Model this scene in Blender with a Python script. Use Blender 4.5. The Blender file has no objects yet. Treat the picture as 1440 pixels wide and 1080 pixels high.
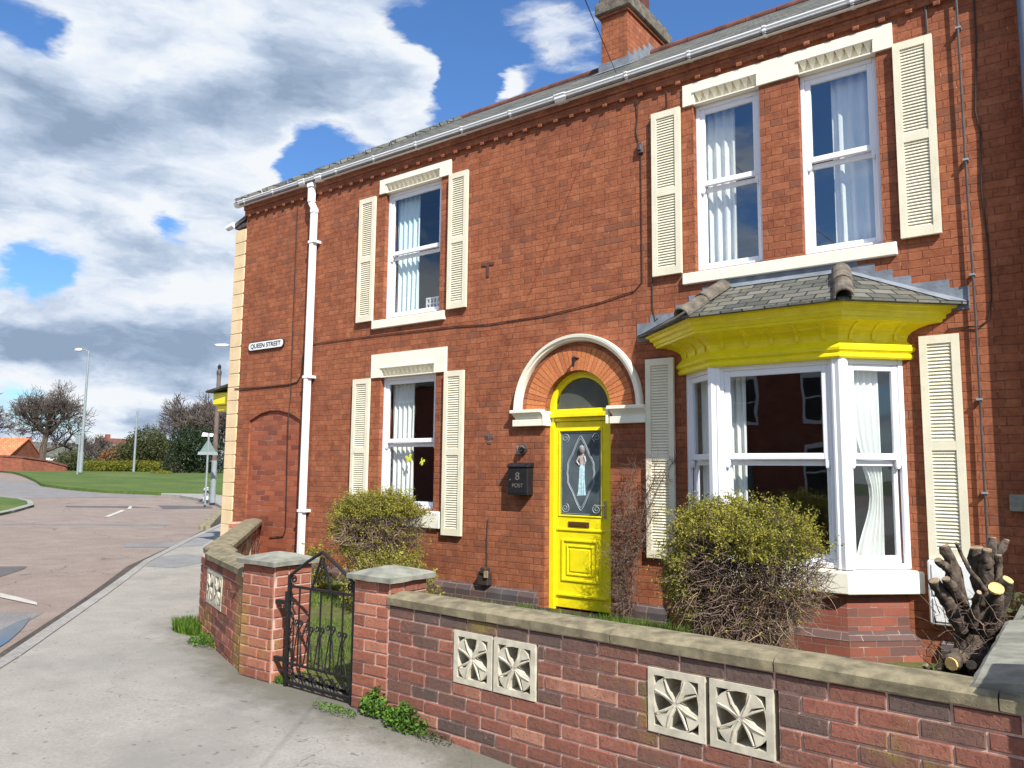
import bpy, bmesh, math, random
from mathutils import Vector, Matrix, noise
random.seed(7)
sc = bpy.context.scene
COL = sc.collection
pi = math.pi
rad = math.radians
U = random.uniform

# ------------------------------------------------------------------ camera
CAM = Vector((0, -7.8, 1.65))
R_ = Vector((0.8036873, 0.5949581, 0.0105577))
U_ = Vector((0.0580294, -0.0960211, 0.9936863))
F_ = Vector((-0.5922155, 0.7980005, 0.1116960))
FPX = 1091.24
cd = bpy.data.cameras.new('camera')
cam = bpy.data.objects.new('camera', cd)
COL.objects.link(cam)
m = Matrix((R_, U_, -F_)).transposed().to_4x4()
m.translation = CAM
cam.matrix_world = m
cd.sensor_width = 36
cd.lens = FPX / 1440 * 36
cd.clip_start = 0.05
cd.clip_end = 3000
sc.camera = cam


def ray(x, y):
    return F_ * FPX + R_ * (x - 720) + U_ * (540 - y)


def onY(x, y, Y):
    d = ray(x, y)
    return CAM + d * ((Y - CAM.y) / d.y)


def T(x, y):
    s = -x * .93 + (y + 7.8) * .36
    t = min(1, max(0, (s - 12) / 50))
    z = 1.25 * t * t * (3 - 2 * t)
    t = min(1, max(0, (x + 4.5) / 1.8))
    if y < -3:
        z -= .10 * t * t * (3 - 2 * t)
    return z


def gp(x, y, dz=0):
    d = ray(x, y)
    d = d / math.hypot(d.x, d.y)
    k = 1.0
    while k < 400:
        p = CAM + d * k
        if p.z < T(p.x, p.y) + dz:
            return p
        k += .02 if k < 60 else .1
    return CAM + d * 400


def far(x, dist):
    """ground point at a distance along the bearing of picture column x"""
    d = ray(x, 660)
    d = d / math.hypot(d.x, d.y)
    p = CAM + d * dist
    p.z = T(p.x, p.y)
    return p


# ------------------------------------------------------------------ mesh building
class MB:
    def __init__(s):
        s.v = []
        s.f = []
        s.mi = []
        s.tone = []

    def add(s, vs, fs, mi=0, tone=0.5):
        o = len(s.v)
        s.v += [tuple(p) for p in vs]
        for f in fs:
            s.f.append(tuple(i + o for i in f))
            s.mi.append(mi)
            s.tone.append(tone)
        return s

    def box(s, x0, x1, y0, y1, z0, z1, mi=0, tone=.5, M=None):
        vs = [Vector((x, y, z)) for z in (z0, z1) for y in (y0, y1) for x in (x0, x1)]
        if M:
            vs = [M @ v for v in vs]
        return s.add(vs, [(0, 2, 3, 1), (4, 5, 7, 6), (0, 1, 5, 4), (2, 6, 7, 3), (0, 4, 6, 2), (1, 3, 7, 5)], mi, tone)

    def poly(s, pts, mi=0, tone=.5):
        return s.add(pts, [tuple(range(len(pts)))], mi, tone)

    def loft(s, rings, closed=True, cap=True, mi=0, tone=.5):
        n = len(rings[0])
        vs = [p for r in rings for p in r]
        fs = []
        for i in range(len(rings) - 1):
            for j in range(n if closed else n - 1):
                k = (j + 1) % n
                fs.append((i * n + j, i * n + k, (i + 1) * n + k, (i + 1) * n + j))
        if cap and closed:
            fs.append(tuple(reversed(range(n))))
            fs.append(tuple((len(rings) - 1) * n + j for j in range(n)))
        return s.add(vs, fs, mi, tone)

    def tube(s, pts, r, n=6, cap=True, mi=0, mi_end=None):
        pts = [Vector(p) for p in pts]
        if not isinstance(r, (list, tuple)):
            r = [r] * len(pts)
        rings = []
        a = None
        for i, p in enumerate(pts):
            d = (pts[min(i + 1, len(pts) - 1)] - pts[max(i - 1, 0)])
            if d.length < 1e-9:
                d = Vector((0, 0, 1))
            d.normalize()
            if a is None:
                a = d.orthogonal().normalized()
            else:
                a = (a - d * a.dot(d))
                a = a.normalized() if a.length > 1e-6 else d.orthogonal().normalized()
            b = d.cross(a)
            rings.append([p + (a * math.cos(2 * pi * k / n) + b * math.sin(2 * pi * k / n)) * r[i] for k in range(n)])
        s.loft(rings, True, cap and mi_end is None, mi)
        if mi_end is not None:
            s.add(rings[-1], [tuple(range(n))], mi_end)
            s.add(rings[0], [tuple(reversed(range(n)))], mi)
        return s

    def prism(s, pts, vec, mi=0):
        """extrude a planar polygon along vec"""
        n = len(pts)
        vec = Vector(vec)
        a = [Vector(p) for p in pts]
        b = [p + vec for p in a]
        fs = [tuple(reversed(range(n))), tuple(range(n, 2 * n))]
        for i in range(n):
            j = (i + 1) % n
            fs.append((i, j, n + j, n + i))
        return s.add(a + b, fs, mi)

    def build(s, name, mats, parent=None, smooth=False, bevel=0, fix=True, uv=True, tone=False):
        me = bpy.data.meshes.new(name)
        me.from_pydata(s.v, [], s.f)
        if not isinstance(mats, (list, tuple)):
            mats = [mats]
        for mt in mats:
            me.materials.append(mt)
        me.polygons.foreach_set('material_index', s.mi)
        if tone:
            at = me.attributes.new('tone', 'FLOAT', 'FACE')
            at.data.foreach_set('value', s.tone)
        if fix:
            bm = bmesh.new()
            bm.from_mesh(me)
            bmesh.ops.recalc_face_normals(bm, faces=bm.faces)
            bm.to_mesh(me)
            bm.free()
        me.validate()
        me.update()
        if uv:
            ul = me.uv_layers.new(name='UVMap')
            Z = Vector((0, 0, 1))
            for p in me.polygons:
                n = p.normal
                t1 = Z.cross(n)
                if t1.length < .05:
                    t1 = Vector((1, 0, 0))
                    t2 = Vector((0, 1, 0))
                else:
                    t1.normalize()
                    t2 = n.cross(t1)
                for li in p.loop_indices:
                    c = me.vertices[me.loops[li].vertex_index].co
                    ul.data[li].uv = (c.dot(t1), c.dot(t2))
        if smooth:
            for p in me.polygons:
                p.use_smooth = True
            try:
                me.set_sharp_from_angle(angle=rad(40))
            except Exception:
                pass
        o = bpy.data.objects.new(name, me)
        COL.objects.link(o)
        if bevel:
            b = o.modifiers.new('bevel', 'BEVEL')
            b.width = bevel
            b.segments = 1
            b.limit_method = 'ANGLE'
            b.harden_normals = False
        if parent:
            attach(o, parent)
        return o


def attach(o, parent):
    o.parent = parent
    base = parent.get('_base')
    if base is not None:
        o.matrix_parent_inverse = Matrix.Translation(-Vector(base))


def tag(o, label=None, cat=None, group=None, kind=None):
    if label:
        o['label'] = label
    if cat:
        o['category'] = cat
    if group:
        o['group'] = group
    if kind:
        o['kind'] = kind
    return o


def thing(name, loc, label, cat, group=None):
    o = bpy.data.objects.new(name, None)
    o.location = loc
    o.empty_display_size = .2
    COL.objects.link(o)
    o['_base'] = list(loc)
    return tag(o, label, cat, group)


# ------------------------------------------------------------------ materials
class NT:
    def __init__(s, nt):
        s.nt = nt

    def n(s, typ, ins=None, **kw):
        nd = s.nt.nodes.new(typ)
        for k, v in kw.items():
            setattr(nd, k, v)
        for k, v in (ins or {}).items():
            sock = nd.inputs[k]
            if isinstance(v, bpy.types.NodeSocket):
                s.nt.links.new(v, sock)
            elif isinstance(v, bpy.types.Node):
                s.nt.links.new(v.outputs[0], sock)
            else:
                if sock.type == 'RGBA' and len(v) == 3:
                    v = (*v, 1)
                sock.default_value = v
        return nd

    def math(s, op, a, b=None, c=None, clamp=False):
        d = {0: a}
        if b is not None:
            d[1] = b
        if c is not None:
            d[2] = c
        return s.n('ShaderNodeMath', d, operation=op, use_clamp=clamp).outputs[0]

    def mix(s, f, a, b, mode='MIX'):
        nd = s.nt.nodes.new('ShaderNodeMix')
        nd.data_type = 'RGBA'
        nd.blend_type = mode
        for sock, v in ((nd.inputs[0], f), (nd.inputs[6], a), (nd.inputs[7], b)):
            if isinstance(v, bpy.types.NodeSocket):
                s.nt.links.new(v, sock)
            else:
                if sock.type == 'RGBA' and len(v) == 3:
                    v = (*v, 1)
                sock.default_value = v
        return nd.outputs[2]

    def noise(s, vec, scale, detail=4, rough=.55, dist=0):
        return s.n('ShaderNodeTexNoise', {'Vector': vec, 'Scale': scale, 'Detail': detail, 'Roughness': rough, 'Distortion': dist}).outputs[0]

    def step(s, v, a, b, lo=0., hi=1.):
        return s.n('ShaderNodeMapRange', {0: v, 1: a, 2: b, 3: lo, 4: hi}, interpolation_type='SMOOTHSTEP').outputs[0]

    def ramp(s, v, stops, interp='LINEAR'):
        nd = s.nt.nodes.new('ShaderNodeValToRGB')
        s.nt.links.new(v, nd.inputs[0])
        cr = nd.color_ramp
        cr.interpolation = interp
        while len(cr.elements) < len(stops):
            cr.elements.new(.5)
        for e, (p, c) in zip(cr.elements, stops):
            e.position = p
            e.color = (*c, 1)
        return nd.outputs[0]

    def bump(s, h, strength=.3, dist=.01):
        return s.n('ShaderNodeBump', {'Height': h, 'Strength': strength, 'Distance': dist}).outputs[0]


def newmat(name):
    mt = bpy.data.materials.new(name)
    mt.use_nodes = True
    nt = mt.node_tree
    for nd in list(nt.nodes):
        nt.nodes.remove(nd)
    t = NT(nt)
    out = nt.nodes.new('ShaderNodeOutputMaterial')
    return mt, t, out


def finish(t, out, color, rough=.8, bump=None, spec=.3, metal=0., **extra):
    ins = {'Base Color': color, 'Roughness': rough, 'Metallic': metal, 'Specular IOR Level': spec}
    if bump is not None:
        ins['Normal'] = bump
    ins.update(extra)
    b = t.n('ShaderNodeBsdfPrincipled', ins)
    t.nt.links.new(b.outputs[0], out.inputs[0])
    return b


def obj_co(t):
    return t.n('ShaderNodeTexCoord').outputs['Object']


def uv_co(t):
    return t.n('ShaderNodeTexCoord').outputs['UV']


def plain(name, col, rough=.6, var=.12, scale=6, bump=.1, bscale=40, metal=0., spec=.4, dirt=None, dirt_amt=.5):
    """painted or plain material with slight mottling and optional dirt"""
    mt, t, out = newmat(name)
    co = obj_co(t)
    n1 = t.noise(co, scale, 5)
    f = t.step(n1, .3, .7, 1 - var, 1 + var * .4)
    c = t.mix(1., col, t.n('ShaderNodeCombineColor', {0: f, 1: f, 2: f}).outputs[0], 'MULTIPLY')
    if dirt:
        d = t.noise(co, scale * .7, 8, .7)
        c = t.mix(t.step(d, .55, .75, 0, dirt_amt), c, dirt)
    nb = t.noise(co, bscale, 3)
    finish(t, out, c, rough, t.bump(nb, bump, .01 if bscale < 100 else .004), spec, metal)
    return mt


def brick_mat(name, c1, c2, mortar, bw=.245, rh=.081, ms=.006, dark=(.10, .035, .025), light=.25, stain=.5, msmooth=.25, bumpk=.5, tint=None, tamt=.5):
    mt, t, out = newmat(name)
    uv = uv_co(t)
    ob = obj_co(t)
    wob = t.n('ShaderNodeVectorMath', {0: t.n('ShaderNodeTexNoise', {'Vector': ob, 'Scale': 9., 'Detail': 3.}).outputs[1], 1: (.5, .5, .5)}, operation='SUBTRACT').outputs[0]
    wob = t.n('ShaderNodeVectorMath', {0: wob, 'Scale': .014}, operation='SCALE').outputs[0]
    v = t.n('ShaderNodeVectorMath', {0: uv, 1: wob}, operation='ADD').outputs[0]
    br = t.n('ShaderNodeTexBrick', {'Vector': v, 'Color1': (0, 0, 0, 1), 'Color2': (1, 1, 1, 1), 'Mortar': (.5, .5, .5, 1), 'Scale': 1., 'Mortar Size': ms, 'Mortar Smooth': msmooth, 'Bias': 0., 'Brick Width': bw, 'Row Height': rh}, offset=.5)
    bt = br.outputs[0]
    fac = br.outputs[1]
    nf = t.noise(ob, 30, 6, .7)
    nm = t.noise(ob, 1.1, 6, .6)
    nl = t.noise(ob, 4., 5, .6)
    bt2 = t.math('ADD', bt, t.math('MULTIPLY', t.math('SUBTRACT', nf, .5), .5))
    col = t.ramp(bt2, [(-0., tuple(.6 * x + .4 * y for x, y in zip(c2, dark))), (.12, c2), (.55, c1), (1., tuple(x * 1.18 for x in c1))])
    col = t.mix(t.step(nm, .42, .72, 0, stain), col, t.mix(1., col, (.62, .55, .55), 'MULTIPLY'))
    col = t.mix(t.step(nl, .6, .8, 0, stain * .6), col, tuple(x * .5 for x in c2))
    if tint:
        tn = t.noise(ob, .8, 6, .65)
        col = t.mix(t.step(tn, .52, .7, 0, tamt), col, tint)
    mcol = t.mix(t.step(t.noise(ob, 5, 4, .7), .5, .68, 0, 1), mortar, (.62, .52, .42) if light else mortar)
    mcol = t.mix(light, mortar, mcol)
    col = t.mix(fac, col, mcol)
    h = t.math('ADD', t.math('MULTIPLY', fac, -1.0), t.math('MULTIPLY', nf, .55))
    finish(t, out, col, .88, t.bump(h, bumpk, .008), .25)
    return mt


def flemish_mat(name, rh=.077, period=.350, head=.118, js=.004):
    """weathered Flemish-bond brickwork: stretchers and headers in turn, joints that come and go"""
    mt, t, out = newmat(name)
    uv = uv_co(t)
    ob = obj_co(t)
    wn = t.n('ShaderNodeTexNoise', {'Vector': ob, 'Scale': 7., 'Detail': 4.}).outputs[1]
    wob = t.n('ShaderNodeVectorMath', {0: wn, 1: (.5, .5, .5)}, operation='SUBTRACT').outputs[0]
    wob = t.n('ShaderNodeVectorMath', {0: wob, 'Scale': .022}, operation='SCALE').outputs[0]
    v = t.n('ShaderNodeVectorMath', {0: uv, 1: wob}, operation='ADD').outputs[0]
    sp_ = t.n('ShaderNodeSeparateXYZ', {0: v})
    vy = t.math('DIVIDE', sp_.outputs[1], rh)
    row = t.math('FLOOR', vy)
    fy = t.math('FRACT', vy)
    par = t.math('MODULO', t.math('ABSOLUTE', row), 2.)
    ux = t.math('ADD', t.math('DIVIDE', t.math('ADD', sp_.outputs[0], 100.), period), t.math('MULTIPLY', par, .5))
    cell = t.math('FLOOR', ux)
    fx = t.math('MULTIPLY', t.math('FRACT', ux), period)
    st = period - head
    ishead = t.math('GREATER_THAN', fx, st)
    # distance to the nearest vertical joint
    dv = t.math('MINIMUM', t.math('MINIMUM', fx, t.math('ABSOLUTE', t.math('SUBTRACT', fx, st))), t.math('SUBTRACT', period, fx))
    dh = t.math('MULTIPLY', t.math('MINIMUM', fy, t.math('SUBTRACT', 1., fy)), rh)
    jv = t.step(dv, js * .6, js * 1.5, 1, 0)
    jh = t.step(dh, js * .6, js * 1.5, 1, 0)
    idv = t.n('ShaderNodeCombineXYZ', {0: t.math('ADD', cell, t.math('MULTIPLY', ishead, .37)), 1: row}).outputs[0]
    wn2 = t.n('ShaderNodeTexWhiteNoise', {'Vector': idv}, noise_dimensions='2D').outputs[0]
    nf = t.noise(ob, 26, 8, .75)
    n2 = t.noise(ob, 6.5, 6, .7)
    n1 = t.noise(ob, 1.3, 6, .62)
    n0 = t.noise(ob, .38, 4, .6)
    tone = t.math('ADD', t.math('MULTIPLY', wn2, .18), t.math('ADD', t.math('MULTIPLY', n2, .85), t.math('MULTIPLY', nf, .36)))
    col = t.ramp(tone, [(.42, (.165, .050, .026)), (.58, (.27, .088, .043)), (.74, (.345, .118, .056)), (.92, (.44, .165, .082))])
    # broad drifts from orange to dull red
    col = t.mix(t.step(n0, .38, .62, 0, .55), col, t.mix(1., col, (.84, .86, .95), 'MULTIPLY'))
    col = t.mix(t.step(n1, .50, .70, 0, .55), col, (.175, .062, .034))
    # soot and green-brown smudges
    sm = t.noise(ob, 3.1, 8, .75)
    col = t.mix(t.step(sm, .60, .76, 0, .75), col, (.105, .065, .042))
    mp = t.n('ShaderNodeMapping', {'Vector': ob, 'Scale': (2.6, 2.6, .28)}).outputs[0]
    col = t.mix(t.step(t.noise(mp, 1.6, 7, .7), .55, .75, 0, .5), col, (.125, .06, .038))
    col = t.mix(t.step(t.noise(ob, 11, 8, .8), .62, .74, 0, .6), col, (.10, .045, .03))
    # odd dark headers
    col = t.mix(t.math('MULTIPLY', t.step(wn2, .93, .95), .5), col, (.12, .055, .04))
    vis = t.step(t.noise(ob, 4.2, 5, .7), .38, .62, .25, 1.)
    dark = (.135, .052, .032)
    pale = (.50, .34, .23)
    col = t.mix(t.math('MULTIPLY', t.math('MULTIPLY', jh, vis), .75), col, dark)
    pv = t.step(t.noise(ob, 8.5, 5, .75), .54, .64)
    pv2 = t.step(t.noise(ob, 5.5, 5, .75), .62, .70)
    col = t.mix(t.math('MULTIPLY', jv, .6), col, t.mix(pv, dark, pale))
    col = t.mix(t.math('MULTIPLY', t.math('MULTIPLY', jh, pv2), .8), col, pale)
    j = t.math('MAXIMUM', jv, jh)
    h = t.math('ADD', t.math('MULTIPLY', j, -.9), t.math('ADD', t.math('MULTIPLY', nf, .8), t.math('MULTIPLY', wn2, .35)))
    finish(t, out, col, .9, t.bump(h, .6, .008), .2)
    return mt


def tone_brick_mat(name, stops, stain=(.28, .24, .06), stain_amt=.75, dark_amt=.5):
    """bricks that are real blocks: the tone of each block picks its colour"""
    mt, t, out = newmat(name)
    ob = obj_co(t)
    tn = t.n('ShaderNodeAttribute', attribute_name='tone').outputs['Fac']
    nf = t.noise(ob, 38, 8, .72)
    nm = t.noise(ob, 7, 6, .7)
    v = t.math('ADD', tn, t.math('MULTIPLY', t.math('SUBTRACT', nm, .5), .55))
    col = t.ramp(v, stops)
    col = t.mix(t.step(nf, .35, .75, 0, .55), col, t.mix(1., col, (.5, .42, .42), 'MULTIPLY'))
    li = t.noise(ob, 1.5, 7, .65)
    col = t.mix(t.step(li, .55, .66, 0, stain_amt), col, stain)
    sp2 = t.noise(ob, 9, 7, .8)
    col = t.mix(t.step(sp2, .57, .68, 0, .65), col, t.mix(1., col, (1.55, 1.45, 1.4), 'MULTIPLY'))
    col = t.mix(t.step(sp2, .42, .33, 0, .6), col, t.mix(1., col, (.45, .42, .42), 'MULTIPLY'))
    dk = t.noise(ob, 2.3, 8, .75)
    col = t.mix(t.step(dk, .5, .72, 0, dark_amt), col, (.13, .095, .078))
    pale = t.noise(ob, 14, 6, .8)
    col = t.mix(t.step(pale, .62, .72, 0, .6), col, (.5, .38, .33))
    fine = t.noise(ob, 150, 6, .7)
    col = t.mix(t.step(fine, .5, .72, 0, .5), col, t.mix(1., col, (.42, .36, .36), 'MULTIPLY'))
    pit = t.noise(ob, 60, 4, .6)
    h = t.math('ADD', t.math('MULTIPLY', fine, .5), t.step(pit, .3, .5))
    finish(t, out, col, .92, t.bump(h, .55, .004), .2)
    return mt


M = {}
M['brick'] = flemish_mat('facade_brick')
M['brick_base'] = brick_mat('bay_base_brick', (.28, .09, .06), (.17, .08, .065), (.21, .135, .105), dark=(.11, .08, .08), light=.4, stain=.6, tint=(.15, .105, .10), tamt=.75, ms=.005)
M['brick_blue'] = brick_mat('plinth_brick', (.125, .075, .068), (.085, .065, .065), (.20, .16, .14), dark=(.05, .052, .058), light=.3, tint=(.1, .095, .1), tamt=.7, ms=.005)
M['brick_dark'] = brick_mat('infill_brick', (.33, .10, .05), (.25, .075, .045), (.22, .085, .055), light=.35, stain=.6, ms=.005, tint=(.15, .07, .05), tamt=.4)
M['brick_far'] = brick_mat('opposite_brick', (.30, .09, .05), (.24, .07, .04), (.25, .16, .12), light=0)
M['brick_chim'] = brick_mat('chimney_brick', (.52, .15, .07), (.38, .10, .05), (.42, .20, .13), light=.3, ms=.007)
M['arch_brick'] = brick_mat('arch_rubbed_brick', (.62, .20, .08), (.55, .16, .06), (.40, .13, .06), light=.1, stain=.2)
M['wallbrick'] = tone_brick_mat('garden_wall_brick', [(0., (.135, .095, .082)), (.18, (.17, .10, .08)), (.38, (.215, .105, .078)), (.6, (.265, .108, .078)), (.82, (.32, .13, .092)), (1., (.44, .225, .155))], stain=(.22, .18, .05), stain_amt=.8, dark_amt=.65)
M['wallbrick2'] = tone_brick_mat('pier_brick', [(0., (.18, .08, .06)), (.3, (.30, .115, .075)), (.7, (.37, .14, .092)), (1., (.46, .20, .13))], stain=(.36, .26, .06), stain_amt=.6, dark_amt=.35)
M['mortar'] = plain('wall_mortar', (.56, .38, .31), .95, .3, 12, .4, 120, dirt=(.17, .13, .10), dirt_amt=.8)
M['coping'] = plain('coping_stone', (.25, .215, .135), .95, .45, 11, .6, 160, dirt=(.095, .085, .06), dirt_amt=.9)
M['coping_grey'] = plain('coping_grey', (.27, .27, .225), .95, .35, 8, .5, 160, dirt=(.14, .145, .11), dirt_amt=.8)
M['block'] = plain('screen_block_concrete', (.56, .52, .41), .9, .25, 12, .35, 170, dirt=(.38, .35, .27), dirt_amt=.6)
M['cream'] = plain('cream_masonry_paint', (.88, .84, .70), .6, .06, 4, .15, 60, dirt=(.60, .55, .42), dirt_amt=.45)
M['shutter'] = plain('cream_shutter_paint', (.80, .745, .57), .5, .07, 5, .1, 60, dirt=(.56, .50, .34), dirt_amt=.45)
M['quoin'] = plain('quoin_paint', (.78, .60, .36), .7, .12, 3, .3, 50, dirt=(.5, .36, .2), dirt_amt=.4)
M['upvc'] = plain('white_upvc', (.86, .87, .90), .28, .03, 4, .0, 30, spec=.5)
M['gutterpl'] = plain('white_gutter_plastic', (.88, .89, .88), .35, .06, 2, .05, 30, dirt=(.5, .5, .47), dirt_amt=.15)
M['yellow'] = plain('yellow_gloss_paint', (.92, .775, .012), .32, .08, 9, .12, 45, spec=.5, dirt=(.60, .50, .03), dirt_amt=.25)
M['black'] = plain('black_paint', (.018, .018, .02), .4, .3, 20, .3, 80)
M['iron'] = plain('wrought_iron', (.014, .013, .015), .5, .3, 30, .4, 90)
M['step'] = plain('black_step_paint', (.03, .032, .035), .6, .4, 10, .3, 50)
M['brass'] = plain('letterbox_metal', (.20, .11, .04), .45, .2, 20, .1, 60, metal=.7)
M['silver'] = plain('handle_metal', (.7, .68, .62), .25, .1, 20, .05, 60, metal=.9)
M['lead'] = plain('lead_flashing', (.20, .225, .26), .65, .3, 6, .4, 30, dirt=(.34, .37, .40), dirt_amt=.6)
M['cable'] = plain('cable_sheath', (.045, .03, .025), .7, .2, 20, 0, 30)
M['pipe_dark'] = plain('dark_pipe', (.085, .07, .065), .5, .3, 10, .1, 40)
M['pipe_blue'] = plain('blue_grey_pipe', (.13, .17, .24), .35, .1, 10, .05, 40)
M['curtain'] = plain('curtain_cloth', (.86, .87, .83), .9, .08, 3, .1, 80)
M['curtain_blue'] = plain('pale_blue_curtain', (.72, .85, .87), .9, .08, 3, .1, 80)
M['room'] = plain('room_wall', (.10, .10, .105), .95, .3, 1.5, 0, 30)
M['wood_white'] = plain('white_ornament', (.75, .76, .74), .6, .1, 8, 0, 30)
M['galv'] = plain('galvanised_steel', (.30, .34, .35), .5, .15, 6, .1, 30, metal=.2)
M['polewood'] = plain('weathered_pole', (.16, .12, .10), .9, .3, 6, .4, 30)
M['bark'] = plain('bark', (.115, .086, .064), .95, .7, 14, 1., 55, dirt=(.22, .20, .17), dirt_amt=.7)
M['twig'] = plain('bare_twig', (.20, .135, .105), .9, .4, 8, 0, 30)
M['twig_pale'] = plain('dry_stem', (.40, .29, .17), .9, .4, 8, 0, 30)
M['treetwig'] = plain('winter_twig', (.105, .083, .072), .95, .3, 1, 0, 30)
M['cutgrey'] = plain('weathered_cut_wood', (.34, .25, .16), .9, .4, 14, .3, 60, dirt=(.16, .12, .09), dirt_amt=.7)
M['cutwood'] = plain('fresh_cut_wood', (.78, .52, .20), .8, .3, 12, .3, 60, dirt=(.55, .28, .09), dirt_amt=.6)
M['sticker'] = plain('yellow_butterfly', (.72, .72, .06), .6, .15, 30, 0, 30)
M['orange_tile'] = brick_mat('orange_roof_tile', (.72, .21, .10), (.62, .17, .08), (.36, .10, .05), bw=.3, rh=.3, ms=.02, light=0, dark=(.5, .13, .06))
M['terracotta'] = plain('ridge_terracotta', (.15, .06, .045), .9, .4, 6, .4, 50)
M['hip_tile'] = plain('hip_tile_concrete', (.17, .145, .115), .95, .5, 9, .9, 60, dirt=(.15, .15, .05), dirt_amt=.7)
M['soil'] = plain('garden_soil', (.09, .065, .045), 1., .5, 7, 1., 60, dirt=(.15, .15, .07), dirt_amt=.7)
M['skirt'] = plain('pale_blue_glass', (.55, .75, .80), .35, .25, 40, .1, 60)
M['skin'] = plain('pinkish_glass', (.55, .47, .46), .4, .2, 40, .1, 60)
M['etch'] = plain('etched_line', (.40, .46, .50), .5, .1, 30, 0, 30)
M['hairline'] = plain('grey_glass_detail', (.30, .27, .27), .5, .3, 50, 0, 30)
M['white'] = plain('white_plate', (.85, .86, .84), .45, .05, 10, 0, 30)
M['signgreen'] = plain('sign_green', (.16, .23, .21), .5, .1, 10, 0, 30)


def leaf_mat(name, c1, c2, c3):
    mt, t, out = newmat(name)
    ob = obj_co(t)
    tn = t.n('ShaderNodeAttribute', attribute_name='tone').outputs['Fac']
    big = t.noise(ob, 3.5, 4, .6)
    v = t.math('ADD', tn, t.math('SUBTRACT', big, .5))
    col = t.ramp(v, [(0.1, c1), (.5, c2), (.95, c3)])
    b = t.n('ShaderNodeBsdfPrincipled', {'Base Color': col, 'Roughness': .6, 'Specular IOR Level': .25})
    tr = t.n('ShaderNodeBsdfTranslucent', {'Color': col})
    mx = t.n('ShaderNodeMixShader', {0: .3, 1: b.outputs[0], 2: tr.outputs[0]})
    t.nt.links.new(mx.outputs[0], out.inputs[0])
    return mt


M['leaf_yel'] = leaf_mat('yellow_green_leaf', (.10, .11, .018), (.27, .26, .035), (.46, .42, .065))
M['leaf_green'] = leaf_mat('green_leaf', (.03, .07, .012), (.08, .17, .02), (.16, .30, .04))
M['leaf_dark'] = leaf_mat('evergreen_leaf', (.012, .025, .012), (.025, .045, .018), (.05, .075, .025))
M['leaf_mid'] = leaf_mat('olive_leaf', (.045, .06, .025), (.08, .095, .035), (.14, .13, .05))
M['leaf_hedge'] = leaf_mat('hedge_leaf', (.10, .10, .015), (.17, .18, .02), (.26, .26, .03))
M['leaf_brown'] = leaf_mat('dry_leaf', (.12, .06, .03), (.22, .12, .05), (.34, .2, .09))
M['grass_blade'] = leaf_mat('grass_blade', (.04, .09, .012), (.10, .19, .02), (.20, .32, .05))

# glass: part of the light passes, part is mirrored
def glass_mat(name, ior, base, tint=(.93, .96, .96)):
    mt, t, out = newmat(name)
    geo = t.n('ShaderNodeNewGeometry')
    cs = t.math('ABSOLUTE', t.n('ShaderNodeVectorMath', {0: geo.outputs['Normal'], 1: geo.outputs['Incoming']}, operation='DOT_PRODUCT').outputs[1])
    F0 = ((ior - 1) / (ior + 1)) ** 2 * 1.8
    fr = t.math('ADD', t.math('MULTIPLY', t.math('POWER', t.math('SUBTRACT', 1., cs, clamp=True), 5.), 1 - F0), F0)
    f = t.math('ADD', fr, base, clamp=True)
    tr = t.n('ShaderNodeBsdfTransparent', {'Color': tint})
    ob = obj_co(t)
    wv = t.bump(t.noise(ob, 1.3, 2), .05, .05)
    gl = t.n('ShaderNodeBsdfGlossy', {'Color': (.92, .96, 1.0, 1), 'Roughness': 0.01, 'Normal': wv})
    mx = t.n('ShaderNodeMixShader', {0: f, 1: tr.outputs[0], 2: gl.outputs[0]})
    t.nt.links.new(mx.outputs[0], out.inputs[0])
    return mt


M['glass'] = glass_mat('window_glass', 1.5, .05)
M['glass_up'] = glass_mat('upstairs_glass', 1.6, .13)


def make_doorglass():
    mt, t, out = newmat('obscure_door_glass')
    ob = obj_co(t)
    n = t.noise(ob, 55, 4)
    c = t.ramp(t.noise(ob, 2.5, 3), [(.3, (.035, .05, .06)), (.7, (.10, .135, .15))])
    finish(t, out, c, .22, t.bump(n, .35, .01), .7)
    return mt


M['doorglass'] = make_doorglass()


def make_slate():
    mt, t, out = newmat('roof_slate')
    uv = uv_co(t)
    ob = obj_co(t)
    br = t.n('ShaderNodeTexBrick', {'Vector': uv, 'Color1': (0, 0, 0, 1), 'Color2': (1, 1, 1, 1), 'Mortar': (0, 0, 0, 1), 'Scale': 1., 'Mortar Size': .008, 'Mortar Smooth': .1, 'Bias': 0., 'Brick Width': .21, 'Row Height': .125}, offset=.5)
    nf = t.noise(ob, 22, 7, .7)
    v = t.math('ADD', t.math('MULTIPLY', br.outputs[0], .6), t.math('MULTIPLY', nf, .5))
    col = t.ramp(v, [(.1, (.045, .048, .045)), (.5, (.10, .103, .092)), (.9, (.19, .185, .155))])
    li = t.noise(ob, 6, 7, .7)
    col = t.mix(t.step(li, .52, .68, 0, .75), col, (.17, .15, .085))
    col = t.mix(br.outputs[1], col, (.015, .015, .015))
    # each course steps down to the one below
    sep = t.n('ShaderNodeSeparateXYZ', {0: uv}).outputs[1]
    saw = t.math('FRACT', t.math('DIVIDE', sep, .125))
    h = t.math('ADD', t.math('MULTIPLY', saw, -1.2), t.math('MULTIPLY', nf, .5))
    h = t.math('SUBTRACT', h, br.outputs[1])
    finish(t, out, col, .75, t.bump(h, .8, .012), .3)
    return mt


M['slate'] = make_slate()


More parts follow.
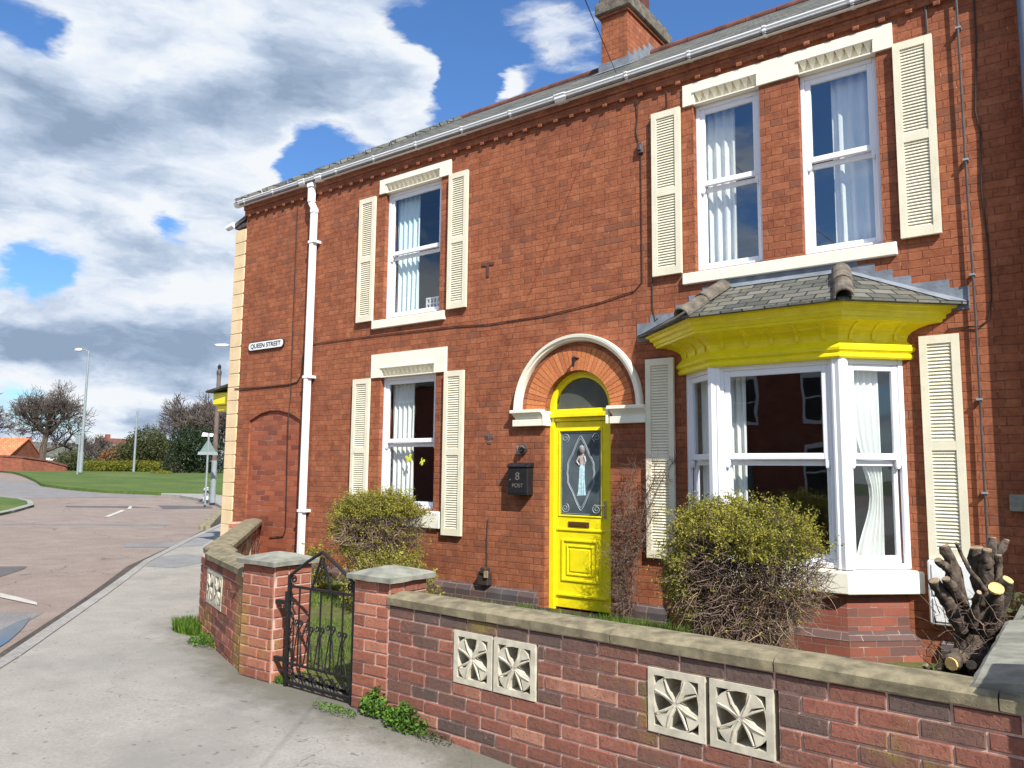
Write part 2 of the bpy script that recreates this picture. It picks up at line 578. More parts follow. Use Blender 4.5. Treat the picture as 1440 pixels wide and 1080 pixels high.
def ground_mat(name, cols, scale, bump=.5, wallgrime=False, spots=None, spot_amt=.5, crack=0, big=None, bigscale=.4, bigamt=.5, rough=.92, wetline=False):
    mt, t, out = newmat(name)
    ob = obj_co(t)
    nf = t.noise(ob, scale, 9, .75)
    nl = t.noise(ob, scale * .06, 5, .6)
    v = t.math('ADD', t.math('MULTIPLY', nf, .75), t.math('MULTIPLY', nl, .35))
    col = t.ramp(v, [(.35, cols[0]), (.55, cols[1]), (.72, cols[2])])
    if big:
        b = t.noise(ob, bigscale, 7, .65)
        col = t.mix(t.step(b, .48, .66, 0, bigamt), col, big)
    if spots:
        sp = t.noise(ob, scale * .25, 8, .8)
        col = t.mix(t.step(sp, .6, .7, 0, spot_amt), col, spots)
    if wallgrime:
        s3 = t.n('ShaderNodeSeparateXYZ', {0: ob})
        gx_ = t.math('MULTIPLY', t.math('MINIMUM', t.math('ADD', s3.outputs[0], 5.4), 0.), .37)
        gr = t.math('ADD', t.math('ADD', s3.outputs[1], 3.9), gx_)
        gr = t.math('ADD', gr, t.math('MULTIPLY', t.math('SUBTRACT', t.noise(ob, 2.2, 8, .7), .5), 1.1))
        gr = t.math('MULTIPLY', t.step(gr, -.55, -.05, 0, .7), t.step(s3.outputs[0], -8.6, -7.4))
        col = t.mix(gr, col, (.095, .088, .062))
        gum = t.noise(ob, 16, 2, .4)
        col = t.mix(t.step(gum, .70, .72, 0, .6), col, (.10, .095, .085))
    h = nf
    if crack:
        vo = t.n('ShaderNodeTexVoronoi', {'Vector': t.n('ShaderNodeVectorMath', {0: ob, 1: t.n('ShaderNodeTexNoise', {'Vector': ob, 'Scale': 1.2, 'Detail': 5.}).outputs[1]}, operation='ADD').outputs[0], 'Scale': .45}, feature='DISTANCE_TO_EDGE').outputs[0]
        c = t.step(vo, .0, crack, 1, 0)
        col = t.mix(t.math('MULTIPLY', c, .7), col, tuple(x * .35 for x in cols[0]))
    finish(t, out, col, rough, t.bump(h, bump, .012), .25)
    return mt


M['pave'] = ground_mat('footway_surface', ((.215, .20, .178), (.30, .283, .253), (.38, .357, .32)), 45, .3, spots=(.12, .11, .095), spot_amt=.4, big=(.225, .215, .195), bigscale=.6, bigamt=.75, crack=.0015, wallgrime=True)
M['pave_grey'] = ground_mat('footway_shade', ((.15, .15, .15), (.22, .22, .22), (.29, .29, .28)), 45, .6)
M['road'] = ground_mat('road_asphalt', ((.155, .122, .105), (.245, .195, .165), (.33, .27, .235)), 30, .6, crack=.006, big=(.22, .17, .145), bigscale=.35, bigamt=.7)
M['road_grey'] = ground_mat('grey_asphalt', ((.135, .125, .12), (.20, .19, .185), (.275, .265, .26)), 30, .6)
M['road_dark'] = ground_mat('dark_repair_and_shadow', ((.07, .065, .065), (.11, .10, .10), (.16, .15, .145)), 30, .6)
M['kerb'] = ground_mat('kerb_concrete', ((.17, .165, .15), (.28, .27, .25), (.40, .39, .36)), 25, .6, spots=(.06, .055, .05), spot_amt=.7)
M['dirt'] = ground_mat('gutter_dirt', ((.035, .03, .026), (.075, .062, .05), (.14, .12, .10)), 22, 1.)
M['soil_thin'] = ground_mat('pavement_grime', ((.075, .065, .048), (.15, .135, .105), (.27, .25, .215)), 30, .8, big=(.10, .10, .05), bigscale=1.6, bigamt=.6)
M['fanlight'] = plain('frosted_fanlight', (.085, .095, .085), .25, .2, 4, .1, 60, spec=.6)
M['grass_g'] = ground_mat('grass_ground', ((.035, .058, .012), (.07, .115, .022), (.13, .175, .04)), 9, 1., big=(.12, .145, .035), bigscale=.22, bigamt=.8, spots=(.16, .15, .06), spot_amt=.4)
M['field_g'] = ground_mat('far_ground', ((.06, .075, .025), (.09, .11, .04), (.14, .15, .06)), 4, .6)
M['garden_g'] = ground_mat('garden_ground', ((.05, .06, .018), (.10, .115, .03), (.17, .16, .07)), 14, 1., big=(.14, .11, .075), bigscale=.9, bigamt=.7)
M['paint'] = ground_mat('road_paint', ((.28, .25, .22), (.46, .43, .39), (.60, .57, .53)), 25, .3, spots=(.25, .2, .17), spot_amt=.9)
M['water'] = plain('puddle_water', (.02, .02, .025), .03, .1, 5, 0, 20, spec=.9)
# ------------------------------------------------------------------ light and sky
SUN = Vector((.194, -.12, .214)).normalized()      # towards the sun
ld = bpy.data.lights.new('sun', 'SUN')
ld.energy = 4.8
ld.angle = rad(.53)
ld.color = (1., .955, .88)
lo = bpy.data.objects.new('sun', ld)
COL.objects.link(lo)
lo.rotation_euler = SUN.to_track_quat('Z', 'Y').to_euler()
elev = math.asin(SUN.z)
azim = math.atan2(SUN.x, SUN.y)

w = bpy.data.worlds.new('World')
sc.world = w
w.use_nodes = True
nt = w.node_tree
for nd in list(nt.nodes):
    nt.nodes.remove(nd)
t = NT(nt)
wo = nt.nodes.new('ShaderNodeOutputWorld')
sky = nt.nodes.new('ShaderNodeTexSky')
sky.sky_type = 'NISHITA'
sky.sun_disc = False
sky.sun_elevation = elev
sky.sun_rotation = azim
sky.altitude = 50
sky.air_density = 1.3
sky.dust_density = .35
sky.ozone_density = 3.5
gen = t.n('ShaderNodeTexCoord').outputs['Generated']
sep = t.n('ShaderNodeSeparateXYZ', {0: gen})
zz = t.math('MAXIMUM', sep.outputs[2], 0.0)
zd = t.math('ADD', zz, .42)
px = t.math('DIVIDE', sep.outputs[0], zd)
py = t.math('DIVIDE', sep.outputs[1], zd)
P = t.n('ShaderNodeCombineXYZ', {0: px, 1: py, 2: t.math('MULTIPLY', zz, 2.6)}).outputs[0]


def skydir(x, y):
    return ray(x, y).normalized()


def blob(x, y, r, amp):
    d = skydir(x, y)
    dot = t.n('ShaderNodeVectorMath', {0: gen, 1: tuple(d)}, operation='DOT_PRODUCT').outputs[1]
    a = r / FPX
    # exp(-(1-dot)*2/a^2)
    e = t.math('MULTIPLY', t.math('SUBTRACT', dot, 1.0), 2 / (a * a))
    return t.math('MULTIPLY', t.math('EXPONENT', e), amp)


def total(items):
    s_ = None
    for it in items:
        b = blob(*it)
        s_ = b if s_ is None else t.math('ADD', s_, b)
    return s_


wz = t.n('ShaderNodeTexNoise', {'Vector': P, 'Scale': 3.2, 'Detail': 6., 'Roughness': .6}).outputs[1]
warp = t.n('ShaderNodeVectorMath', {0: wz, 1: (.5, .5, .5)}, operation='SUBTRACT').outputs[0]
warp = t.n('ShaderNodeVectorMath', {0: warp, 'Scale': .22}, operation='SCALE').outputs[0]
P2 = t.n('ShaderNodeVectorMath', {0: P, 1: warp}, operation='ADD').outputs[0]
gw = t.n('ShaderNodeVectorMath', {0: t.n('ShaderNodeVectorMath', {0: wz, 1: (.5, .5, .5)}, operation='SUBTRACT').outputs[0], 'Scale': .16}, operation='SCALE').outputs[0]
gen = t.n('ShaderNodeVectorMath', {0: t.n('ShaderNodeVectorMath', {0: gen, 1: gw}, operation='ADD').outputs[0]}, operation='NORMALIZE').outputs[0]
SC = 2.6
fb = t.noise(P2, SC, 9, .52)
P3 = t.n('ShaderNodeVectorMath', {0: P2, 1: (.07, -.05, .09)}, operation='ADD').outputs[0]
fb2 = t.noise(P3, SC, 8, .55)
# where the photograph has clear sky (negative) and cloud (positive), as directions in the sky
cover = total([(432, 208, 56, -.30), (500, 215, 50, -.2), (375, 238, 34, -.14), (640, 95, 34, -.30), (660, 125, 34, -.25), (690, 60, 34, -.22), (580, 25, 40, -.16), (1000, 25, 90, -.3), (1100, 5, 80, -.25),
               (130, 120, 30, -.24), (112, 70, 26, -.14), (45, 38, 30, -.12), (250, 360, 42, -.28), (90, 380, 48, -.26), (185, 385, 30, -.14), (30, 350, 30, -.1), (330, 330, 26, -.16), (60, 210, 22, -.14), (215, 75, 24, -.15), (300, 545, 40, -.12), (40, 590, 50, -.1), (180, 480, 24, -.12),
               (300, 90, 150, .18), (480, 140, 120, .14), (560, 90, 60, .14), (705, 112, 26, .3), (780, 50, 60, .16), (860, 40, 60, .1), (130, 280, 150, .16), (300, 290, 80, .14), (60, 60, 120, .14), (180, 60, 90, .12), (120, 480, 170, .16), (300, 470, 120, .16), (350, 225, 36, .16), (240, 580, 160, .14)])
fb5 = t.noise(P2, 8.5, 9, .6)
dens = t.math('ADD', t.math('ADD', fb, cover), t.math('MULTIPLY', t.math('SUBTRACT', fb5, .5), .16))
a = t.step(dens, .435, .555)
thick = t.math('ADD', t.math('MULTIPLY', t.step(dens, .54, .90), .35), total([(380, 150, 90, 0.248), (270, 180, 80, 0.136), (520, 175, 60, 0.099), (80, 190, 70, 0.186), (160, 330, 90, 0.149), (290, 330, 70, 0.099), (240, 440, 80, 0.260), (110, 430, 60, 0.124), (60, 545, 80, 0.198), (330, 500, 80, 0.155), (230, 530, 80, 0.186), (20, 470, 50, 0.186),
                                                                                   (240, 30, 70, -0.350), (600, 95, 70, -0.350), (340, 228, 50, -0.400), (90, 262, 60, -0.300), (220, 275, 60, -0.250), (300, 405, 46, -0.300), (200, 590, 80, -0.350), (250, 392, 40, -0.300), (700, 110, 40, -0.400), (320, 70, 60, -0.150), (150, 400, 30, -0.250)]))
lit = t.math('MULTIPLY', t.math('SUBTRACT', fb, fb2), 2.4)
fb4 = t.noise(P2, 7.5, 9, .6)
shade = t.math('ADD', t.math('ADD', t.math('ADD', thick, lit), t.math('MULTIPLY', t.math('SUBTRACT', fb4, .5), 1.1)), .17, clamp=True)
cloud = t.ramp(shade, [(0., (1.0, 1.04, 1.08)), (.25, (.84, .92, 1.04)), (.55, (.58, .69, .86)), (.85, (.40, .51, .68)), (1., (.33, .43, .59))])
skyc = t.mix(1., sky.outputs[0], (.60, .86, 1.2), 'MULTIPLY')
bg1 = t.n('ShaderNodeBackground', {0: skyc, 1: .095})
bg2 = t.n('ShaderNodeBackground', {0: cloud, 1: .62})
hz = t.step(sep.outputs[2], -.02, .0)
am = t.math('MULTIPLY', a, hz)
mx = t.n('ShaderNodeMixShader', {0: am, 1: bg1.outputs[0], 2: bg2.outputs[0]})
nt.links.new(mx.outputs[0], wo.inputs[0])

sc.view_settings.view_transform = 'Standard'
sc.view_settings.look = 'None'
sc.view_settings.gamma = 1
sc.view_settings.exposure = .55
sc.view_settings.use_curve_mapping = False

# ------------------------------------------------------------------ ground sheets
GX = [-600, -450, -350, -250, -180, -140, -120] + list(range(-104, 24, 2)) + [40, 70, 120, 200]
GY = [-200, -120, -80, -50, -30] + list(range(-20, 70, 2)) + [80, 100, 130, 180, 250, 350, 500, 700]


def sheet(name, pts, mat, dz, kind='structure', skirt=0., label=None, fine=None):
    bm = bmesh.new()
    vs = [bm.verts.new((p[0], p[1], 0)) for p in pts]
    bm.faces.new(vs)
    bmesh.ops.triangulate(bm, faces=bm.faces)
    xs = [p[0] for p in pts]
    ys = [p[1] for p in pts]
    for g in GX + (fine or []):
        if min(xs) < g < max(xs):
            bmesh.ops.bisect_plane(bm, geom=bm.verts[:] + bm.edges[:] + bm.faces[:], plane_co=(g, 0, 0), plane_no=(1, 0, 0), dist=1e-5)
    for g in GY:
        if min(ys) < g < max(ys):
            bmesh.ops.bisect_plane(bm, geom=bm.verts[:] + bm.edges[:] + bm.faces[:], plane_co=(0, g, 0), plane_no=(0, 1, 0), dist=1e-5)
    bmesh.ops.triangulate(bm, faces=bm.faces)
    for f in bm.faces:
        if f.normal.z < 0:
            f.normal_flip()
    if skirt:
        be = [e for e in bm.edges if e.is_boundary]
        r = bmesh.ops.extrude_edge_only(bm, edges=be)
        nv = {v for v in r['geom'] if isinstance(v, bmesh.types.BMVert)}
    else:
        nv = set()
    for v in bm.verts:
        v.co.z = T(v.co.x, v.co.y) + dz - (skirt if v in nv else 0)
    if skirt:
        bmesh.ops.recalc_face_normals(bm, faces=bm.faces)
    me = bpy.data.meshes.new(name)
    bm.to_mesh(me)
    bm.free()
    me.materials.append(mat)
    o = bpy.data.objects.new(name, me)
    COL.objects.link(o)
    o['kind'] = kind
    if label:
        o['label'] = label
    return o


def g2(lst, dz=0):
    return [tuple(gp(x, y, dz)[:2]) for x, y in lst]


sheet('ground', [(-600, -200), (200, -200), (200, 700), (-600, 700)], M['field_g'], -.16)
KERB = [(60, -9.8), (3, -9.8), (0, -9.7), (-1.5, -9.3), (-3.5, -8.2), (-5.4, -6.75), (-7.67, -4.85), (-10.5, -2.7), (-13.48, -.48), (-16.3, 2.0), (-19.05, 4.6), (-21.5, 7.4), (-23.4, 10.5), (-24.4, 14.), (-25, 22), (-25, 40)]
sheet('road', KERB + [(-130, 40), (-130, -19), (60, -19)], M['road'], -.10)
# footway: everything on the house side of the kerb
sheet('pavement', [(p[0] + .1, p[1] + .1) for p in KERB] + [(60, 40)], M['pave'], 0.)
sheet('far_pavement', [(-60, -22), (60, -22), (60, -18.8), (-60, -18.8)], M['pave'], 0., skirt=.15)


def strip(name, line, w0, w1, z0, z1, mat, parent=None, seg=.9, gap=.008):
    """kerb stones laid end to end along a line; w0..w1 is the span to the left of the line"""
    mb = MB()
    # resample
    pts = [Vector((p[0], p[1], 0)) for p in line]
    out = [pts[0]]
    for a_, b_ in zip(pts[:-1], pts[1:]):
        n = max(1, int((b_ - a_).length / seg))
        for i in range(n):
            out.append(a_.lerp(b_, (i + 1) / n))
    for i in range(len(out) - 1):
        a_, b_ = out[i], out[i + 1]
        d = (b_ - a_).normalized()
        nrm = Vector((-d.y, d.x, 0))
        d1 = (out[min(i + 2, len(out) - 1)] - b_)
        a2 = a_ + d * gap
        b2 = b_ - d * gap
        za = T(a_.x, a_.y)
        zb = T(b_.x, b_.y)
        ring = []
        for q, zt in ((a2, za), (b2, zb)):
            ring.append([q + nrm * w0 + Vector((0, 0, zt + z0)), q + nrm * w1 + Vector((0, 0, zt + z0)), q + nrm * w1 + Vector((0, 0, zt + z1)), q + nrm * (w0 * .85 + w1 * .15) + Vector((0, 0, zt + z1)), q + nrm * w0 + Vector((0, 0, zt + z1 - .02))])
        mb.loft(ring, True, True, tone=U(0, 1))
    o = mb.build(name, mat, parent)
    o['kind'] = 'structure'
    return o


# line runs from right to left, so the house side is on its right: negative offsets
strip('kerb', KERB, .0, -.15, -.20, .012, M['kerb'])
sheet('gutter_dirt', [(p[0] - .02, p[1] - .02) for p in KERB[3:12]] + [(p[0] - .10 - (.07 if i % 2 else 0) - .012 * i, p[1] - .09 - (.05 if i % 3 else 0)) for i, p in reversed(list(enumerate(KERB[3:12])))], M['dirt'], -.095)
sheet('puddle', g2([(0, 888), (22, 876), (44, 869), (30, 887), (12, 903), (0, 911), (-60, 950), (-60, 905)], -.1), M['water'], -.090)
# repairs, one painted shadow and markings in the asphalt
for i, (pl_, mt_, dz) in enumerate([
    ([(172, 764), (250, 762), (292, 765), (283, 770), (175, 770)], 'road_grey', -.094),
    ([(0, 797), (38, 797), (34, 801), (0, 812), (-80, 812), (-80, 797)], 'road_dark', -.094),  # a car's cast shadow, painted as dark asphalt
    ([(0, 862), (60, 862), (44, 872), (0, 890), (-80, 920), (-80, 862)], 'road_grey', -.0945),
    ([(92, 711.5), (180, 712), (215, 714), (180, 714.5), (92, 713.5)], 'road_dark', -.094),
    ([(222, 711), (296, 712), (300, 715), (230, 716)], 'road_dark', -.0935),
    ([(0, 736), (80, 736.5), (240, 737), (240, 739), (80, 738.5), (0, 738)], 'road_grey', -.0942),
    ([(-60, 672), (50, 678), (70, 684), (150, 693), (226, 696), (215, 699), (120, 700), (40, 701), (-60, 699)], 'road_grey', -.0938),
]):
    sheet('road_patch_and_shadow', g2(pl_, -.1), M[mt_], dz)
for pl_ in ([(147, 727), (153, 727.5), (176, 718.5), (171, 717.5)], [(0, 835), (0, 841), (30, 847.5), (52, 852), (52, 848.5), (30, 842)],
            [(179, 716), (184, 716.5), (186, 712.5), (182, 712)]):
    o = sheet('road_marking', g2(pl_, -.1), M['paint'], -.088)
# house shadow painted as grey patches, a sunlit strip left between, where the footway passes the house corner
sheet('pavement_shade_patch', g2([(205, 797), (245, 799), (284, 792), (284, 783), (262, 779), (222, 783)]), M['pave_grey'], .004)
sheet('pavement_shade_patch', g2([(250, 770), (284, 768), (312, 748), (300, 745), (283, 752)]), M['pave_grey'], .0045)
# far side: field, path and island
fe = g2([(50, 675.5), (58, 681), (95, 686), (150, 690.5), (230, 693.5), (290, 694.5), (330, 697)])
field = sheet('field', [(-110, 30)] + fe + [(-22, 16), (-22, 60), (-110, 60)], M['grass_g'], .03, skirt=.3)
strip('far_kerb', list(reversed(g2([(226, 698), (252, 700), (275, 704), (300, 710), (312, 716)], -.1))) , 0, -.15, -.2, .012, M['kerb'])
sheet('footpath', g2([(226, 698), (252, 700), (275, 704), (300, 710), (312, 716)], -.1) + g2([(335, 706), (320, 697), (290, 694), (230, 692)]), M['pave'], 0.0)
isl = g2([(-60, 699), (0, 699), (30, 702), (46, 706), (48, 711), (20, 719), (0, 723), (-60, 732)], -.05)
sheet('traffic_island', isl, M['grass_g'], -.02, skirt=.2)
strip('island_kerb', isl[1:] , 0, -.18, -.2, .0, M['kerb'])

# garden surface between the walls and the house
sheet('garden_ground', [(-10.9, -.1), (-7.3, -3.05), (-5.6, -3.65), (-5.0, -3.7), (-3.9, -3.75), (3, -4.0), (3, .1), (-11.2, .1)], M['garden_g'], .03)
# ------------------------------------------------------------------ house
HOUSE = thing('brick_house', (-6, 2.5, 0), 'two-storey red brick end-of-terrace house with cream shutters, yellow front door and yellow-topped bay window', 'house')
HX0, HX1 = -11.60, -.30
ARC = lambda cx, cz, rx, rz, a0, a1, n: [(cx + rx * math.cos(rad(a0 + (a1 - a0) * i / n)), cz + rz * math.sin(rad(a0 + (a1 - a0) * i / n))) for i in range(n + 1)]


def rectloop(x0, x1, z0, z1):
    return [(x0, z0), (x1, z0), (x1, z1), (x0, z1)]


DX, DZ, DR = -4.83, 2.40, .45
door_loop = [(DX - DR, .03), (DX + DR, .03)] + ARC(DX, DZ, DR, DR, 0, 180, 20)
blind_loop = [(-11.25, -.05), (-9.92, -.05), (-9.92, 2.42), (-10.15, 2.52), (-10.45, 2.585), (-10.7, 2.595), (-10.95, 2.555), (-11.25, 2.44)]
W_UL = (-8.15, -7.05, 3.83, 5.72)
W_LL = (-8.15, -7.08, 1.12, 2.97)
W_U1 = (-3.32, -2.58, 3.83, 5.72)
W_U2 = (-2.18, -1.44, 3.83, 5.72)
BAYO = (-3.38, -1.40, .75, 2.80)
holes = [rectloop(q[0], q[1], q[2], q[3] + .134) for q in (W_UL, W_LL, W_U1, W_U2)] + [rectloop(*BAYO)] + [door_loop, blind_loop]


def front_wall():
    bm = bmesh.new()
    edges = []
    for lp in [rectloop(HX0, HX1, -.3, 6.2)] + holes:
        vs = [bm.verts.new((x, 0, z)) for x, z in lp]
        edges += [bm.edges.new((vs[i], vs[(i + 1) % len(vs)])) for i in range(len(vs))]
    bmesh.ops.triangle_fill(bm, edges=edges, use_beauty=True, normal=(0, -1, 0))
    mb = MB()
    for f in bm.faces:
        c = [v.co.copy() for v in f.verts]
        mb.poly(c)
    bm.free()
    for i, lp in enumerate(holes):
        depth = .035 if i == len(holes) - 1 else .24
        n = len(lp)
        for k in range(n):
            (xa, za), (xb, zb) = lp[k], lp[(k + 1) % n]
            mb.poly([(xa, 0, za), (xb, 0, zb), (xb, depth, zb), (xa, depth, za)])
    # inner leaf, side walls and back
    return mb


mb = front_wall()
mb.poly([(HX0, 0, -.3), (HX0, 5.6, -.3), (HX0, 5.6, 6.2), (HX0, 0, 6.2)])
mb.poly([(HX0, 5.6, -.3), (HX1, 5.6, -.3), (HX1, 5.6, 6.2), (HX0, 5.6, 6.2)])
mb.poly([(HX1, 5.6, -.3), (HX1, 0, -.3), (HX1, 0, 6.2), (HX1, 5.6, 6.2)])
wall = mb.build('wall', M['brick'], HOUSE, fix=False)
mb = MB()
mb.prism([(x, .035, z) for x, z in [(-11.25, -.05), (-9.92, -.05), (-9.92, 2.42), (-10.15, 2.52), (-10.45, 2.585), (-10.7, 2.595), (-10.95, 2.555), (-11.25, 2.44)]], (0, .1, 0))
tag(mb.build('blocked_opening', M['brick_dark'], HOUSE), 'bricked-up opening under a flat arch')

# rooms behind the windows
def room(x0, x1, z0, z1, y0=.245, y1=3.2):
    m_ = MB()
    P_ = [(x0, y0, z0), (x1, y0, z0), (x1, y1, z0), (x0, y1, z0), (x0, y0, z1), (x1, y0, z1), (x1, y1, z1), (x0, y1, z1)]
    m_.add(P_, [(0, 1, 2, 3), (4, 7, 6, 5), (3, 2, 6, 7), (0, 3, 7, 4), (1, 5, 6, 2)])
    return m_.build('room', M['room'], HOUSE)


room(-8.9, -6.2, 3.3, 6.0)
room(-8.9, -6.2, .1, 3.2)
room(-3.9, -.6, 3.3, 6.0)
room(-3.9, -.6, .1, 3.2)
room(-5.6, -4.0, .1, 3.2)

# plinth
for x0, x1 in ((HX0, DX - DR - .08), (-4.30, -3.68), (-1.12, HX1)):
    mb = MB()
    mb.prism([(x0, 0, -.3), (x0, -.055, -.3), (x0, -.055, .16), (x0, 0, .235)], (x1 - x0, 0, 0))
    mb.build('plinth', M['brick_blue'], HOUSE)

# eaves: projecting courses and dentils
mb = MB()
mb.box(HX0 - .02, HX1, -.035, .02, 6.03, 6.12)
mb.box(HX0 - .02, HX1, -.06, .02, 6.12, 6.2)
x = HX0 + .1
while x < HX1 - .1:
    mb.box(x, x + .06, -.05, -.03, 5.995, 6.035, tone=U(0, 1))
    x += .235
mb.build('eaves_course', M['brick'], HOUSE, bevel=.004)
mb = MB()
mb.box(HX0 - .05, HX1, -.05, -.0605, 6.2, 6.262)
mb.box(HX0 - .05, HX1, -.14, .0, 6.201, 6.225)
mb.build('fascia', M['pipe_dark'], HOUSE)

# gutter
def gutter_prof(x, g=0., s=1.):
    pr_ = [(-.05, 6.215), (-.10, 6.205), (-.125, 6.215), (-.135, 6.235), (-.133, 6.250), (-.150, 6.262), (-.152, 6.285), (-.148, 6.292), (-.162, 6.297), (-.162, 6.316), (-.05, 6.316)]
    return [(x, y - g if y < -.06 else y, 6.195 + (z - 6.205) * .74 + (g if z > 6.29 else -g)) for y, z in pr_]


mb = MB()
mb.loft([gutter_prof(-11.80), gutter_prof(HX1)], True, True)
GUT = mb.build('gutter', M['gutterpl'], HOUSE)
x = -11.5
while x < HX1:
    mb = MB()
    mb.loft([gutter_prof(x - .018, .006), gutter_prof(x + .018, .006)], True, True)
    mb.build('gutter_bracket', M['gutterpl'], GUT)
    x += .82 + U(-.05, .05)
for x in (-5.0, -9.55, -9.95):
    mb = MB()
    mb.loft([gutter_prof(x - .07, .009), gutter_prof(x + .07, .009)], True, True)
    mb.build('gutter_joint', M['gutterpl'], GUT)
# downpipe with swan neck
mb = MB()
dx_ = -9.75
mb.box(dx_ - .065, dx_ + .065, -.150, -.05, 6.12, 6.196)
mb.box(dx_ - .048, dx_ + .048, -.140, -.04, 5.88, 6.12)
mb.prism([(dx_ - .048, -.135, 5.88), (dx_ + .048, -.135, 5.88), (dx_ + .125, -.135, 5.76), (dx_ + .03, -.135, 5.76)], (0, .09, 0))
mb.box(dx_ + .024, dx_ + .131, -.139, -.04, 5.69, 5.77)
mb.box(dx_ + .03, dx_ + .125, -.135, -.045, .02, 5.69)
DP = mb.build('downpipe', M['gutterpl'], HOUSE, bevel=.012)
for z in (5.2, 3.05, 1.0):
    mb = MB()
    mb.box(dx_ + .015, dx_ + .165, -.142, -.0, z, z + .04)
    mb.build('pipe_clip', M['gutterpl'], DP)

# roof
EZ, RY, RZ = 6.272, 2.8, 8.23
mb = MB()
eL, eR = Vector((-11.75, -.13, EZ)), Vector((HX1, -.13, EZ))
rL, rR = Vector((-9.05, RY, RZ)), Vector((HX1, RY, RZ))
bL, bR = Vector((-11.75, 5.73, EZ)), Vector((HX1, 5.73, EZ))
mb.poly([eL, eR, rR, rL])
mb.poly([eL, rL, bL])
mb.poly([bL, rL, rR, bR])
dn = Vector((0, 0, -.035))
mb.poly([eL + dn, bL + dn, bR + dn, eR + dn])
mb.poly([eL, eL + dn, eR + dn, eR])
mb.poly([eL, bL, bL + dn, eL + dn])
ROOF = mb.build('roof', M['slate'], HOUSE, fix=False)
mb = MB()
x = -9.05
while x < HX1 - .3:
    mb.tube([(x, RY, RZ - .02), (x + .44, RY, RZ - .02)], .08, 10)
    x += .45
mb.build('ridge_tiles', M['terracotta'], ROOF, smooth=True)
mb = MB()
for a_, b_ in ((eL, rL), (bL, rL)):
    for i in range(9):
        p, q = a_.lerp(b_, i / 9), a_.lerp(b_, (i + .96) / 9)
        mb.tube([p, q], [.07, .06], 8)
mb.build('hip_tiles', M['slate'], ROOF)

# chimney
cx0, cx1, cy0, cy1 = -5.64, -5.19, 2.0, 3.35
mb = MB()
mb.box(cx0, cx1, cy0, cy1, 7.3, 8.56)
mb.box(cx0 - .03, cx1 + .03, cy0 - .03, cy1 + .03, 8.56, 8.60)
CH = mb.build('chimney', M['brick'], HOUSE)
mb = MB()
mb.box(cx0 - .075, cx1 + .075, cy0 - .075, cy1 + .075, 8.60, 8.80)
mb.box(cx0 - .03, cx1 + .03, cy0 - .03, cy1 + .03, 8.80, 8.90)
mb.build('chimney_cap', M['hip_tile'], CH, bevel=.02)
for y in (2.35, 2.95):
    mb = MB()
    mb.tube([(-5.41, y, 8.9), (-5.41, y, 9.02), (-5.41, y, 9.3), (-5.41, y, 9.34)], [.13, .105, .1, .125], 14)
    mb.build('chimney_pot', M['terracotta'], CH, smooth=True)
mb = MB()
slope = (RZ - EZ) / (RY + .13)
zr = lambda y: EZ + (y + .13) * slope
mb.box(cx0 - .04, cx1 + .04, cy0 - .012, cy0 + .01, zr(cy0) - .02, zr(cy0) + .13)
for i in range(5):
    y0 = cy0 + i * .17
    mb.box(cx1, cx1 + .012, y0, y0 + .17, zr(y0) - .03, zr(y0 + .17) + .10)
mb.prism([(cx0 - .06, cy0 - .2, zr(cy0 - .2) + .012), (cx1 + .14, cy0 - .2, zr(cy0 - .2) + .012), (cx1 + .14, cy0, zr(cy0) + .012), (cx0 - .06, cy0, zr(cy0) + .012)], (0, 0, .006))
mb.build('lead_flashing', M['lead'], CH)

# painted quoins at the left corner, with the neighbouring gutter stub over them
mb = MB()
z = .02
k = 0
while z < 5.82:
    h = .232
    o_ = .012 if k % 2 else 0
    mb.box(-11.90 - o_, HX0 + .001, -.012 - o_, .55, z, min(z + h, 5.86) - .008)
    mb.box(HX0 - .001, HX0 + (.055 if k % 2 else .02), -.012 - o_, .0, z + .012, min(z + h, 5.86) - .02, mi=0)
    z += h
mb.build('quoins', M['quoin'], HOUSE, bevel=.008)
mb = MB()
mb.box(-11.94, HX0 - .002, .0, .5, 5.86, 5.93)
mb.prism([(-12.02, -.02, 5.93), (HX0 - .003, -.02, 6.06), (HX0 - .003, -.02, 5.99), (-11.94, -.02, 5.88)], (0, .5, 0))
mb.build('quoin_capping', M['pipe_dark'], HOUSE)
mb = MB()
mb.tube([(-12.12, -.03, 5.90), (-11.93, -.03, 5.93)], .05, 10)
mb.build('gutter_end', M['gutterpl'], HOUSE, smooth=True)
# yellow cornice on the side wall round the corner
mb = MB()
q = Vector((-13.40, .85, 0))
mb.box(-13.62, -11.9, .80, 1.9, 2.86, 3.10)
mb.box(-13.55, -11.9, .86, 1.85, 2.74, 2.86)
SCN = mb.build('side_cornice', M['yellow'], HOUSE, bevel=.02)
mb = MB()
mb.prism([(-13.72, .70, 3.10), (-13.72, 2.0, 3.10), (-11.9, 2.0, 3.34), (-11.9, .70, 3.34), ], (0, 0, .04))
mb.build('side_canopy_roof', M['slate'], HOUSE)

